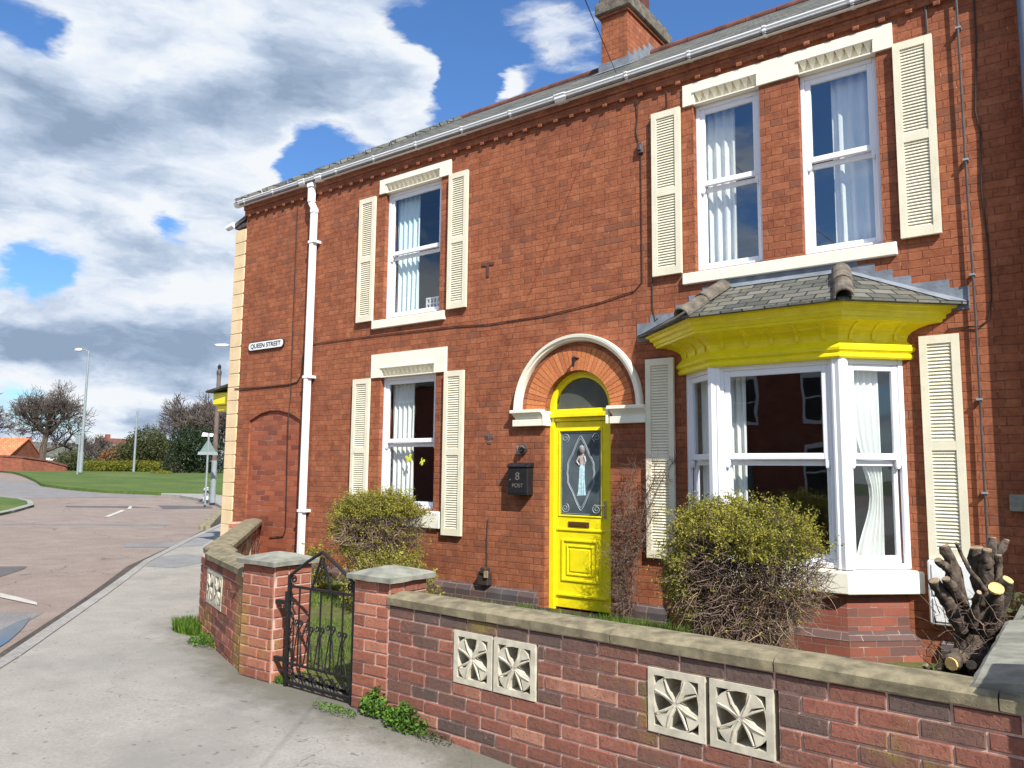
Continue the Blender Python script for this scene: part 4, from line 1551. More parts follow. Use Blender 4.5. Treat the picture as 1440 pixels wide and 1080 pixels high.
ST = thing('street_sign', (-10.86, -.02, 3.69), 'white rounded street name plate reading QUEEN STREET high on the brick wall', 'sign')
def rr(x0, x1, z0, z1, r_, y_, dy, m_):
    pts = []
    for cx_, cz_, a0 in ((x1 - r_, z1 - r_, 0), (x0 + r_, z1 - r_, 90), (x0 + r_, z0 + r_, 180), (x1 - r_, z0 + r_, 270)):
        for k in range(5):
            a = rad(a0 + k * 22.5)
            pts.append((cx_ + r_ * math.cos(a), y_, cz_ + r_ * math.sin(a)))
    m_.prism(pts, (0, dy, 0))
mb = MB()
rr(-11.33, -10.39, 3.615, 3.76, .06, -.03, .028, mb)
mb.build('plate_border', M['black'], ST)
mb = MB()
rr(-11.32, -10.40, 3.625, 3.75, .055, -.034, .006, mb)
mb.build('plate', M['white'], ST)
textmesh('lettering', 'QUEEN STREET', .105, M['black'], Vector((-10.86, -.036, 3.687)), ST, 1.12)

PB = thing('post_box', (-5.60, -.06, 1.36), 'black metal wall post box with POST in pale letters beside the yellow door', 'post box')
mb = MB()
mb.box(-5.75, -5.45, -.12, 0, 1.365, 1.70)
mb.prism([(-5.765, -.0, 1.70), (-5.765, -.135, 1.70), (-5.765, -.135, 1.715), (-5.765, -.09, 1.745), (-5.765, 0, 1.76)], (.33, 0, 0))
mb.build('body', M['black'], PB, bevel=.006)
mb = MB()
mb.box(-5.735, -5.465, -.124, -.1195, 1.385, 1.675)
mb.build('door', M['iron'], PB, bevel=.003)
textmesh('lettering', 'POST', .068, M['silver'], Vector((-5.595, -.126, 1.475)), PB, 1.05)
textmesh('number', '8', .135, M['silver'], Vector((-5.60, -.126, 1.585)), PB, 1.)
mb = MB()
mb.tube([(-5.712, -.124, 1.545), (-5.712, -.13, 1.545)], .009, 8)
mb.build('lock', M['silver'], PB)

MBX = thing('meter_box', (-.97, -.05, .4), 'white plastic meter box low on the brick wall behind the cut-back tree stump', 'meter box')
mb = MB()
mb.box(-1.19, -.74, -.09, -.001, .37, .92)
mb.build('body', M['white'], MBX, bevel=.012)
mb = MB()
mb.box(-1.16, -.77, -.10, -.089, .40, .60)
mb.box(-1.16, -.77, -.10, -.089, .62, .89)
mb.build('door', M['white'], MBX, bevel=.006)

# ---- curtains and ornaments inside the windows
def curtain(x0, x1, z0, z1, y, folds, label, mat='curtain', tie=None, M4=None, amp=.03, thin=None):
    m_ = MB()
    nx = folds * 8
    nz = 18
    I = M4 or Matrix.Identity(4)
    grid = []
    for j in range(nz + 1):
        v_ = j / nz
        z_ = z1 + (z0 - z1) * v_
        k_ = 1.
        if tie is not None:
            dd = abs(v_ - tie)
            k_ = 1 - .62 * math.exp(-(dd / .22) ** 2)
        row = []
        for i in range(nx + 1):
            u_ = i / nx
            ph = u_ * folds * 2 * pi + .5 * math.sin(3 * v_ + i * .1)
            xx = x0 + (x1 - x0) * ((u_ - (.0 if thin != 'R' else 1.)) * k_ + (.0 if thin != 'R' else 1.))
            row.append(I @ Vector((xx, y + amp * math.sin(ph) * (.6 + .4 * v_), z_)))
        grid.append(row)
    vs = [p for r_ in grid for p in r_]
    fs = []
    for j in range(nz):
        for i in range(nx):
            a = j * (nx + 1) + i
            fs.append((a, a + 1, a + nx + 2, a + nx + 1))
    m_.add(vs, fs)
    o_ = m_.build('curtain', M[mat], None, smooth=True, fix=False)
    sol = o_.modifiers.new('thick', 'SOLIDIFY')
    sol.thickness = .003
    tag(o_, label, 'curtain', 'curtains hanging inside the windows')
    return o_


curtain(-8.12, -7.66, 3.86, 5.68, .235, 5, 'pale blue curtain drawn to the left inside the upstairs window near the downpipe', 'curtain_blue')
curtain(-8.12, -7.68, 1.14, 2.94, .235, 5, 'white curtain at the left side inside the ground-floor window near the downpipe')
curtain(-3.30, -2.93, 3.86, 5.68, .235, 4, 'cream curtain at the left side inside the left upstairs window over the bay')
curtain(-1.92, -1.46, 3.86, 5.68, .235, 4, 'cream curtain at the right side inside the right upstairs window over the bay')
curtain(.16, .46, .83, 2.68, .155, 5, 'grey-white curtain tied back inside the right-hand pane of the bay window', M4=planeM(C_, D_), tie=.66, amp=.022, thin='R')
curtain(.06, .34, .83, 2.68, .17, 3, 'grey-white curtain inside the narrow left-hand pane of the bay window', M4=planeM(A_, B_), amp=.02)
curtain(.06, .26, .83, 2.68, .22, 3, 'grey-white curtain at the left edge of the wide front pane of the bay window', M4=planeM(B_, C_), amp=.02)

for i, (x_, z_, a_, s_, lb) in enumerate(((-7.66, 1.81, .3, .055, 'left of the two yellow butterfly ornaments in the ground-floor window'), (-7.42, 1.77, -.5, .05, 'right of the two yellow butterfly ornaments in the ground-floor window'))):
    m_ = MB()
    y_ = .118
    for sx in (-1, 1):
        if i == 1 and sx < 0:
            kx = .35
        else:
            kx = 1
        for (ux, uz) in (((0, 0), (0, 0)), ):
            pass
        wing = [(0, .1), (.35, .9), (.9, 1.1), (1.15, .6), (.6, .05), (.95, -.3), (.75, -.9), (.3, -.8), (0, -.2)]
        pts = []
        for wx, wz in wing:
            px_, pz_ = sx * wx * kx * s_, wz * s_
            pts.append((x_ + px_ * math.cos(a_) - pz_ * math.sin(a_), y_, z_ + px_ * math.sin(a_) + pz_ * math.cos(a_)))
        m_.prism(pts, (0, -.004, 0))
    tag(m_.build('butterfly_ornament', M['sticker']), lb, 'ornament', 'butterfly ornaments in the window')
mb = MB()
for k in range(6):
    mb.box(-7.50 + k * .065, -7.475 + k * .065, .22, .245, 3.86, 4.10)
for z_ in (3.90, 4.0, 4.08):
    mb.box(-7.50, -7.14, .218, .248, z_, z_ + .02)
tag(mb.build('window_rack', M['wood_white']), 'small white slatted rack standing inside the upstairs window near the downpipe', 'rack')
# ------------------------------------------------------------------ garden walls
def brick_face(mb, P, d, nrm, L, z0, z1, rh=.0805, bw=.245, holes=(), phase=0., drop=None, proud=.008, jit=.0025, tone_bias=0., ends=(0, 0)):
    """real bricks laid on a face. P: start (x,y); d: direction; nrm: outward normal.  holes: (u0,u1,z0,z1)"""
    P = Vector((P[0], P[1], 0))
    d = Vector((d[0], d[1], 0)).normalized()
    nrm = Vector((nrm[0], nrm[1], 0)).normalized()
    rows = int(round((z1 - z0) / rh))
    for r_ in range(rows):
        zt = z1 - r_ * rh
        zb = zt - rh
        u_ = -phase - (bw / 2 if r_ % 2 else 0)
        while u_ < L:
            ua, ub = max(u_, 0), min(u_ + bw, L)
            u_ += bw
            if ub - ua < .02:
                continue
            segs = [(ua, ub)]
            for (h0, h1, hz0, hz1) in holes:
                if zb < hz1 - .01 and zt > hz0 + .01:
                    ns = []
                    for a, b in segs:
                        if b <= h0 or a >= h1:
                            ns.append((a, b))
                        else:
                            if a < h0 - .02:
                                ns.append((a, h0))
                            if b > h1 + .02:
                                ns.append((h1, b))
                    segs = ns
            for a, b in segs:
                g = .0055
                a1, b1 = a + g, b - g
                zA, zB = zb + g, zt - g
                pj = proud + U(-jit, jit)
                tn = min(1, max(0, random.gauss(.48, .27) + tone_bias - (.3 if r_ == 0 and rows > 12 else 0)))
                ch = .005
                ctr = []
                for (uu, zz_, oo) in ((a1, zA, 0), (b1, zA, 0), (b1, zB, 0), (a1, zB, 0), (a1 + ch, zA + ch, pj), (b1 - ch, zA + ch, pj), (b1 - ch, zB - ch, pj), (a1 + ch, zB - ch, pj)):
                    ctr.append(P + d * (uu + U(-.0015, .0015)) + nrm * (oo + (U(-.0012, .0012) if oo else 0)) + Vector((0, 0, zz_ + U(-.0015, .0015))))
                mb.add(ctr, [(4, 5, 6, 7), (0, 1, 5, 4), (1, 2, 6, 5), (2, 3, 7, 6), (3, 0, 4, 7)], 0, tn)


def screen_block(parent, P, d, nrm, s_=.335, z0=.30, depth=.20, open_=True):
    """pierced concrete block: square frame and an eight-armed star of petals"""
    P = Vector((P[0], P[1], 0))
    d = Vector((d[0], d[1], 0)).normalized()
    nrm = Vector((nrm[0], nrm[1], 0)).normalized()
    bm = bmesh.new()
    outer = [(0, 0), (s_, 0), (s_, s_), (0, s_)]
    c = s_ / 2
    hl = []
    f = .022 + .012
    R0 = s_ / 2 - f
    # four big petals towards the sides (slightly turned) and eight small corner triangles
    for k in range(4):
        a = k * pi / 2 + .06
        for sgn in (0,):
            pet = []
            tip = .02
            half = .070
            base = [(tip, .004), (R0 * .45, half * .75), (R0 * .95, half * .95), (R0 * 1.0, half * .1), (R0 * .97, -half * .62), (R0 * .55, -half * .42)]
            for x_, y_ in base:
                pet.append((c + x_ * math.cos(a) - y_ * math.sin(a), c + x_ * math.sin(a) + y_ * math.cos(a)))
            hl.append(pet)
        # corner openings
        cor = []
        base = [(R0 * 1.0, R0 * .46), (R0 * 1.0, R0 * .99), (R0 * .56, R0 * 1.0), (R0 * .80, R0 * .78)]
        for x_, y_ in base:
            b_ = k * pi / 2
            cor.append((c + x_ * math.cos(b_) - y_ * math.sin(b_), c + x_ * math.sin(b_) + y_ * math.cos(b_)))
        hl.append(cor)
    edges = []
    for lp in [outer] + hl:
        vs = [bm.verts.new((x_, y_, 0)) for x_, y_ in lp]
        edges += [bm.edges.new((vs[i], vs[(i + 1) % len(vs)])) for i in range(len(vs))]
    bmesh.ops.triangle_fill(bm, edges=edges, use_beauty=True, normal=(0, 0, 1))
    m_ = MB()

    def W(x_, z_, dep):
        return P + d * x_ + Vector((0, 0, z0 + z_)) - nrm * dep + nrm * .012
    for fc in bm.faces:
        tri = [(v.co.x, v.co.y) for v in fc.verts]
        m_.poly([W(x_, y_, 0) for x_, y_ in tri])
        m_.poly([W(x_, y_, depth) for x_, y_ in reversed(tri)])
    bm.free()
    for i, lp in enumerate([outer] + hl):
        n = len(lp)
        for k in range(n):
            (xa, ya), (xb, yb) = lp[k], lp[(k + 1) % n]
            m_.poly([W(xa, ya, 0), W(xb, yb, 0), W(xb, yb, depth), W(xa, ya, depth)])
    # raised rib from corner to corner of each petal gap
    for k in range(4):
        for off in (-.22, .22):
            a = k * pi / 2 + pi / 4 + .05 + off
            pts = [W(c + .012 * math.cos(a), c + .012 * math.sin(a), 0), W(c + R0 * .55 * math.cos(a + off * .15), c + R0 * .55 * math.sin(a + off * .15), 0), W(c + R0 * 1.02 * math.cos(a + off * .5), c + R0 * 1.02 * math.sin(a + off * .5), 0)]
            m_.tube(pts, [.004, .008, .005], 5)
    o_ = m_.build('screen_block', M['block'], parent)
    return o_


def coping(parent, P, d, nrm, L, z0, z1, w0, w1, seg=.62, mat='coping', name='coping'):
    """flat coping stones, w0 in front of the face, w1 behind; slightly weathered top"""
    P = Vector((P[0], P[1], 0))
    d = Vector((d[0], d[1], 0)).normalized()
    nrm = Vector((nrm[0], nrm[1], 0)).normalized()
    m_ = MB()
    n = max(1, round(L / seg))
    for i in range(n):
        a, b = L * i / n + (.003 if i else 0), L * (i + 1) / n - .003
        rings = []
        k = max(2, int((b - a) / .12))
        jz = U(-.003, .003)
        for j in range(k + 1):
            uu = a + (b - a) * j / k
            rg = []
            for (o_, z_) in ((w0, z0), (w0 + .004, z1 - .018), (w0 - .018, z1 - .002), ((w0 - w1) / 2, z1 + .012), (-w1 + .018, z1 - .002), (-w1, z1 - .018), (-w1, z0)):
                rg.append(P + d * uu + nrm * (o_ + U(-.003, .003)) + Vector((0, 0, z_ + jz + U(-.0025, .0025))))
            rings.append(rg)
        m_.loft(rings, True, True, tone=U(0, 1))
    return m_.build(name, M[mat], parent)


# --- long wall to the right of the gate
a_ = rad(-3.2)
d1 = Vector((math.cos(a_), math.sin(a_), 0))
n1 = Vector((d1.y, -d1.x, 0))            # towards the pavement
P1 = Vector((-3.935, -3.885, 0))
L1 = 5.4
GW = thing('garden_wall', (-2.5, -3.9, 0), 'long low weathered brick garden wall with four pierced screen blocks and flat coping, right of the gate', 'wall')
ZC = .728
def u_of(x, y):
    """distance along the wall of a picture point on its face"""
    dr = ray(x, y)
    k = (P1 - CAM).dot(n1) / dr.dot(n1)
    p = CAM + dr * k
    return (p - P1).dot(d1), p.z


ub = [u_of(640, 890)[0], u_of(757, 908)[0], u_of(912, 942)[0], u_of(1095, 980)[0]]
SZ1 = (ub[1] - ub[0]) / 2
SZ2 = (ub[3] - ub[2]) / 2
rh = .0805
hz1 = ZC - rh
hz0 = ZC - 5 * rh
SZ = hz1 - hz0
holes1 = [(ub[0], ub[0] + 2 * SZ1, hz0, hz1), (ub[2], ub[2] + 2 * SZ2, hz0, hz1)]
mb = MB()
brick_face(mb, P1, d1, n1, L1, ZC - 13 * rh, ZC, holes=holes1)
brick_face(mb, P1 + d1 * L1 - n1 * .215, -d1, -n1, L1, ZC - 13 * rh, ZC, holes=[(L1 - h[1], L1 - h[0], h[2], h[3]) for h in holes1])
# mortar core, pieced round the openings
us = sorted([0, L1] + [h[0] for h in holes1] + [h[1] for h in holes1])
def core(m_, P, d, nrm, u0, u1, z0, z1, th=.215, mi=1):
    q = [P + d * u0, P + d * u1, P + d * u1 - nrm * th, P + d * u0 - nrm * th]
    m_.prism([v + Vector((0, 0, z0)) for v in q], (0, 0, z1 - z0), mi)
core(mb, P1, d1, n1, 0, L1, -.35, hz0)
core(mb, P1, d1, n1, 0, L1, hz1, ZC)
for i in range(0, len(us), 2):
    core(mb, P1, d1, n1, us[i], us[i + 1], hz0, hz1)
mb.build('brickwork', [M['wallbrick'], M['mortar']], GW, tone=True)
coping(GW, P1, d1, n1, L1, ZC + .004, ZC + .07, .022, .245, seg=.9)
for h, s_ in ((holes1[0], SZ1), (holes1[1], SZ2)):
    for k in range(2):
        o_ = screen_block(GW, P1 + d1 * (h[0] + k * s_ + .002), d1, n1, s_=min(s_, SZ) - .004, z0=hz0 + .002)


# --- gate piers
def pier(parent, x0, x1, y0, y1, top, capz, label=None, mat='wallbrick2', tb=.0):
    m_ = MB()
    rows = 12
    z0 = top - rows * rh
    brick_face(m_, (x0, y0), (1, 0), (0, -1), x1 - x0, z0, top, phase=0, bw=.235, tone_bias=tb)
    brick_face(m_, (x1, y0), (0, 1), (1, 0), y1 - y0, z0, top, phase=.1, bw=.235, tone_bias=tb)
    brick_face(m_, (x0, y1), (0, -1), (-1, 0), y1 - y0, z0, top, phase=.1, bw=.235)
    brick_face(m_, (x1, y1), (-1, 0), (0, 1), x1 - x0, z0, top, bw=.235)
    m_.box(x0, x1, y0, y1, -.35, top, mi=1)
    o_ = m_.build('pier', [M[mat], M['mortar']], parent, tone=True)
    c = MB()
    ov = .045
    X0, X1, Y0, Y1 = x0 - ov, x1 + ov, y0 - ov, y1 + ov
    cx_, cy_ = (x0 + x1) / 2, (y0 + y1) / 2
    def rg(k, z_):
        pts = []
        for (ax, ay), (bx, by) in (((X0, Y0), (X1, Y0)), ((X1, Y0), (X1, Y1)), ((X1, Y1), (X0, Y1)), ((X0, Y1), (X0, Y0))):
            for i in range(4):
                xx = ax + (bx - ax) * i / 4
                yy = ay + (by - ay) * i / 4
                pts.append((cx_ + (xx - cx_) * k + U(-.002, .002), cy_ + (yy - cy_) * k + U(-.002, .002), z_ + U(-.003, .003)))
        return pts
    c.loft([rg(1, capz), rg(1.005, capz + .034), rg(.95, capz + .042), rg(.45, capz + .072), rg(.1, capz + .088)], True, True)
    c.build('pier_cap', M['coping_grey'], o_)
    return o_


pier(GW, -4.285, -3.935, -3.888, -3.52, .872, .875)
# --- wall to the left of the gate, angled back and then up to the house corner
LW = thing('garden_wall', (-7.2, -3.2, 0), 'short angled brick garden wall left of the gate, turning back to the house corner', 'wall')
pier(LW, -5.62, -5.21, -3.888, -3.53, .882, .885, tb=.05)
Pa = Vector((-7.32, -3.20, 0))
Pb = Vector((-5.62, -3.86, 0))
d2 = (Pb - Pa).normalized()
n2 = Vector((d2.y, -d2.x, 0))
L2 = (Pb - Pa).length
ZL = .76
hz1L, hz0L = ZL - rh * 1, ZL - rh * 5


def u2(x, y):
    dr = ray(x, y)
    p = CAM + dr * ((Pa - CAM).dot(n2) / dr.dot(n2))
    return (p - Pa).dot(d2), p.z


ua, ubb = u2(292, 830)[0], u2(313, 840)[0]
s2 = .33
uc = (ua + ubb) / 2
holes2 = [(uc - s2, uc + s2, hz0L, hz1L)]
mb = MB()
brick_face(mb, Pa, d2, n2, L2, ZL - 12 * rh, ZL, holes=holes2, tone_bias=.0)
brick_face(mb, Pb - n2 * .215, -d2, -n2, L2, ZL - 12 * rh, ZL, holes=[(L2 - h[1], L2 - h[0], h[2], h[3]) for h in holes2])
core(mb, Pa, d2, n2, 0, L2, -.35, hz0L)
core(mb, Pa, d2, n2, 0, L2, hz1L, ZL)
core(mb, Pa, d2, n2, 0, holes2[0][0], hz0L, hz1L)
core(mb, Pa, d2, n2, holes2[0][1], L2, hz0L, hz1L)
mb.build('brickwork', [M['wallbrick2'], M['mortar']], LW, tone=True)
for k in range(2):
    screen_block(LW, Pa + d2 * (holes2[0][0] + k * s2 + .002), d2, n2, s_=.32, z0=hz0L + .002)
# second leg
Pc = Vector((-11.05, -.10, 0))
d3 = (Pa - Pc).normalized()
n3 = Vector((d3.y, -d3.x, 0))
L3 = (Pa - Pc).length
holes3 = [(L3 - 1.75, L3 - 1.09, hz0L, hz1L), (L3 - 3.2, L3 - 2.54, hz0L, hz1L)]
mb = MB()
brick_face(mb, Pc, d3, n3, L3, ZL - 12 * rh, ZL, holes=holes3)
brick_face(mb, Pa - n3 * .215, -d3, -n3, L3, ZL - 12 * rh, ZL, holes=[(L3 - h[1], L3 - h[0], h[2], h[3]) for h in holes3])
core(mb, Pc, d3, n3, 0, L3, -.35, hz0L)
core(mb, Pc, d3, n3, 0, L3, hz1L, ZL)
us = sorted([0, L3] + [h[0] for h in holes3] + [h[1] for h in holes3])
for i in range(0, len(us), 2):
    core(mb, Pc, d3, n3, us[i], us[i + 1], hz0L, hz1L)
mb.build('brickwork', [M['wallbrick2'], M['mortar']], LW, tone=True)
for h in holes3:
    for k in range(2):
        screen_block(LW, Pc + d3 * (h[0] + k * s2 + .002), d3, n3, s_=.32, z0=hz0L + .002)
# coping in one sweep round the bend
mb = MB()
path = [Pc, Pc.lerp(Pa, .2), Pc.lerp(Pa, .4), Pc.lerp(Pa, .6), Pc.lerp(Pa, .8), Pc.lerp(Pa, .94), Pa + (Pb - Pa) * .03 + (n2 + n3) * -.04, Pa.lerp(Pb, .16), Pa.lerp(Pb, .4), Pa.lerp(Pb, .7), Pb]
rings = []
for i, p in enumerate(path):
    dd = (path[min(i + 1, len(path) - 1)] - path[max(i - 1, 0)]).normalized()
    nn = Vector((dd.y, -dd.x, 0))
    rings.append([p + nn * o_ + Vector((0, 0, z_ + U(-.003, .003))) for o_, z_ in ((.03, ZL + .004), (.034, ZL + .055), (.012, ZL + .07), (-.11, ZL + .085), (-.23, ZL + .07), (-.25, ZL + .055), (-.25, ZL + .004))])
mb.loft(rings, True, True)
mb.build('coping', M['coping'], LW)
# small block pier at the house end
mb = MB()
q0 = Vector((-10.72, -.62, 0))
brick_face(mb, (q0.x, q0.y), (.79, -.61), (-.61, -.79), .24, -.15, .82)
brick_face(mb, (q0.x + .19, q0.y - .146), (.61, .79), (.79, -.61), .4, -.15, .82, bw=.235, tone_bias=.2)
mb.prism([q0, q0 + Vector((.19, -.146, 0)), q0 + Vector((.19 + .25, -.146 + .32, 0)), q0 + Vector((.25, .32, 0))], (0, 0, .83), 1)
mb.build('pier', [M['wallbrick2'], M['mortar']], LW, tone=True)

# --- boundary wall between the two gardens with a wide grey saddle coping
BW_ = thing('boundary_wall', (-.27, -2, 0), 'low brick boundary wall with a wide grey saddle-backed coping running back to the house at right', 'wall')
mb = MB()
mb.box(-.40, -.14, -3.80, -.06, -.3, .70, mi=1)
brick_face(mb, (-.40, -.08), (0, -1), (-1, 0), 3.7, -.11, .70)
mb.build('brickwork', [M['wallbrick'], M['mortar']], BW_, tone=True)
mb = MB()
y_ = -4.06
ys = [(-4.06, -3.2), (-3.195, -2.3)]
for a, b in ys:
    k = 7
    rings = []
    for j in range(k + 1):
        yy = a + (b - a) * j / k
        rings.append([(x_ + U(-.003, .003), yy, z_ + U(-.003, .003)) for x_, z_ in ((-.45, .735), (-.45, .80), (-.43, .815), (-.27, .838), (-.11, .815), (-.09, .80), (-.09, .735))])
    mb.loft(rings, True, True)
for a, b in ((-2.29, -1.4), (-1.39, -.06)):
    mb.loft([[(x_, yy, z_) for x_, z_ in ((-.45, .705), (-.45, .74), (-.27, .80), (-.09, .74), (-.09, .705))] for yy in (a, b)], True, True)
mb.build('coping', M['coping_grey'], BW_)
NP = thing('gate_pier', (.2, -4.1, 0), 'brick pier at the end of the front wall beside the boundary wall', 'pier')
pier(NP, .02, .38, -4.30, -3.92, 1.2, 1.2)

# ------------------------------------------------------------------ gate
GT = thing('garden_gate', (-4.68, -3.86, 0), 'black wrought-iron garden gate with scrollwork and a pointed top between two brick piers', 'gate')
gx0_, gx1_ = -5.055, -4.315
gy = -3.86
cxg_ = (gx0_ + gx1_) / 2
mb = MB()
def bar(m_, p, q, r_=.008, n=5):
    m_.tube([p, q], r_, n)
zb_, zt_ = .03, .745
for x_ in (gx0_, gx1_):
    mb.box(x_ - .012, x_ + .012, gy - .012, gy + .012, -.02 if x_ < cxg_ else -.06, .83)
mb.box(gx0_, gx1_, gy - .010, gy + .010, zb_ - .012, zb_ + .008)
mb.box(gx0_, gx1_, gy - .009, gy + .009, zt_ - .008, zt_ + .010)
mb.box(gx0_, gx1_, gy - .008, gy + .008, zb_ + .13, zb_ + .145)
pk = (cxg_, gy, 1.03)
for x_ in (gx0_, gx1_):
    mb.tube([(x_, gy, .825), (x_ * .45 + cxg_ * .55, gy, .945), pk], .012, 6)
mb.tube([(gx0_ + .26, gy, zt_), (cxg_ - .01, gy, .99)], .009, 5)
mb.tube([(gx1_ - .26, gy, zt_), (cxg_ + .01, gy, .99)], .009, 5)
mb.build('frame', M['iron'], GT)
def scroll(cx_, cz_, r_, turns, a0, sx=1, sz=1, tail=None, y_=gy):
    pts = []
    n = int(14 * turns)
    for i in range(n + 1):
        a = a0 + i / n * turns * 2 * pi
        rr_ = r_ * (.25 + .75 * i / n)
        pts.append((cx_ + sx * rr_ * math.cos(a), y_, cz_ + sz * rr_ * math.sin(a)))
    if tail:
        pts.append(tail)
    return pts
n = 6
for i in range(1, n):
    x_ = gx0_ + (gx1_ - gx0_) * i / n
    m_ = MB()
    bar(m_, (x_, gy, zb_ + .13), (x_, gy, zt_), .0075)
    m_.build('bar', M['iron'], GT)
    for sx in (-1, 1):
        m_ = MB()
        top = .47 + .02 * math.sin(i * 2)
        pts = scroll(x_ + sx * .030, top, .026, 1.1, -pi * .1, sx, 1)
        pts += [(x_ + sx * .012, gy, top - .06), (x_ + sx * .035, gy, top - .2), (x_ + sx * .058, gy, zb_ + .13)]
        m_.tube(pts, .0055, 5)
        m_.build('scroll', M['iron'], GT)
for i in range(6):
    x_ = gx0_ + (gx1_ - gx0_) * (i + .5) / 6
    m_ = MB()
    m_.tube(scroll(x_ - .025, zb_ + .07, .032, 1.4, 0, 1, 1), .0055, 5)
    m_.tube(scroll(x_ + .028, zb_ + .06, .03, 1.4, 0, -1, -1), .0055, 5)
    m_.build('scroll', M['iron'], GT)
m_ = MB()
for k in range(9):
    m_.tube([(gx0_ + .05 + .02 * math.sin(k * 1.3), gy + .01 * math.cos(k), .12 + k * .07), (gx0_ + .05 + .024 * math.sin(k * 1.3 + 1.2), gy - .01, .16 + k * .07), (gx0_ + .045, gy, .20 + k * .07)], .006, 5)
m_.build('twisted_bar', M['iron'], GT)
for sx, x_ in ((1, gx0_ + .05), (-1, gx1_ - .05)):
    m_ = MB()
    m_.tube(scroll(x_, .80, .035, 1.5, 1., sx, 1), .007, 5)
    m_.build('scroll', M['iron'], GT)
m_ = MB()
m_.tube(scroll(cxg_, .93, .03, 1.3, 0), .007, 5)
m_.build('scroll', M['iron'], GT)
m_ = MB()
m_.box(gx0_ - .155, gx0_ - .01, gy - .014, gy + .014, .60, .63)
m_.tube([(gx0_ - .015, gy, .55), (gx0_ - .015, gy, .70)], .022, 8)
m_.build('hinge', M['iron'], GT)
m_ = MB()
m_.box(gx0_ - .155, gx0_ - .01, gy - .014, gy + .014, .17, .20)
m_.build('hinge', M['iron'], GT)

# ------------------------------------------------------------------ plants
def leaf(mb, p, s_, tone, up=None):
    d = Vector((U(-1, 1), U(-1, 1), U(-1, 1)))
    if d.length < .1:
        d = Vector((1, 0, 0))
    d.normalize()
    a = d.orthogonal().normalized()
    b = d.cross(a)
    an = U(0, 2 * pi)
    a, b = a * math.cos(an) + b * math.sin(an), b * math.cos(an) - a * math.sin(an)
    mb.add([p - a * s_, p - b * s_ * .45, p + a * s_, p + b * s_ * .45], [(0, 1, 2, 3)], 0, tone)


def twig(mb, p, d, L, r0, n=5, wob=.35, grav=0., sides=3, rec=None):
    pts = [p.copy()]
    d = d.normalized()
    for i in range(n):
        d = (d + Vector((U(-1, 1), U(-1, 1), U(-1, 1))) * wob + Vector((0, 0, grav))).normalized()
        p = p + d * (L / n)
        pts.append(p.copy())
    mb.tube(pts, [r0 * (1 - .75 * i / n) for i in range(n + 1)], sides, cap=False)
    return pts


def shrub(name, label, c, rx, ry, rz, base, nstem, ntw, nleaf, leafy, seed, leafs=.010, group=None, pale=.2, shape=None):
    random.seed(seed)
    root = thing(name, (base[0], base[1], 0), label, 'shrub', group)
    c = Vector(c)
    B = Vector(base)
    st = MB()
    for i in range(nstem):
        v = Vector((random.gauss(0, 1), random.gauss(0, 1), abs(random.gauss(0, 1)) * .8 + .1)).normalized()
        tgt = c + Vector((v.x * rx, v.y * ry, v.z * rz)) * U(.5, .9)
        s0 = B + Vector((U(-.1, .1), U(-.1, .1), 0))
        mid = s0.lerp(tgt, .5) + Vector((U(-.1, .1), U(-.1, .1), U(.0, .1)))
        st.tube([s0, s0.lerp(mid, .5) + Vector((U(-.03, .03), U(-.03, .03), 0)), mid, tgt], [.013, .010, .007, .003], 5, cap=False)
    st.build('stem', M['bark'], root)
    tw = MB()
    tp = MB()
    lf = MB()
    for i in range(ntw):
        while True:
            q = Vector((U(-1, 1), U(-1, 1), U(-1, 1)))
            if .25 < q.length < 1:
                break
        bl = 1 + .28 * noise.noise(Vector((q.x * 1.7, q.y * 1.7, q.z * 1.7 + seed)))
        p = c + Vector((q.x * rx, q.y * ry, min(q.z, .66) * rz * 1.15)) * .85 * bl
        if p.z < .05:
            p.z = U(.05, .2)
        d = Vector((q.x, q.y, q.z + .25)) + Vector((U(-1, 1), U(-1, 1), U(-1, 1))) * 1.1
        m_ = tp if U(0, 1) < pale and p.z < c.z else tw
        pts = twig(m_, p, d, U(.10, .28), U(.0022, .0042), 5, .45)
        for e in pts[2:]:
            if leafy(e, c, q) > U(0, 1):
                for k in range(nleaf):
                    leaf(lf, e + Vector((random.gauss(0, .016), random.gauss(0, .016), random.gauss(0, .014))), leafs * U(.7, 1.5), U(.1, .9))
    tw.build('twigs', M['twig'], root, uv=False, fix=False)
    if tp.f:
        tp.build('dry_twigs', M['twig_pale'], root, uv=False, fix=False)
    lf.build('foliage', M['leaf_yel'], root, uv=False, fix=False, tone=True)
    return root


def leafy_big(e, c, q):
    k = (e - c)
    left = (k.x < -.28)
    v = 0
    if k.z > .30:
        v = .95
    elif k.z > .16:
        v = .5
    if left and k.z > -.2:
        v = max(v, .45)
    if left and k.z > -.5:
        v = max(v, .2)
    v = max(v, .02)
    n_ = noise.noise(e * 5)
    return v * (1.0 + n_ * 1.5)


def leafy_small(e, c, q):
    k = e - c
    v = .1
    if k.z > .17:
        v = .95
    elif k.z > -.1:
        v = .08 if k.x > -.3 else .7
    elif k.z < -.2:
        v = .45
    return v * (1 + noise.noise(e * 5) * .9)


shrub('garden_shrub', 'large rounded shrub, yellow-green on top and bare twigs below, in front of the bay window', (-2.36, -1.45, .82), .70, .52, .60, (-2.25, -1.5, .03), 50, 6200, 9, leafy_big, 11, leafs=.0098)
shrub('garden_shrub', 'smaller clipped yellow-green shrub in front of the ground-floor window behind the gate', (-7.02, -1.05, .93), .62, .5, .42, (-7.0, -1.1, .03), 34, 4200, 9, leafy_small, 12, leafs=.0098)
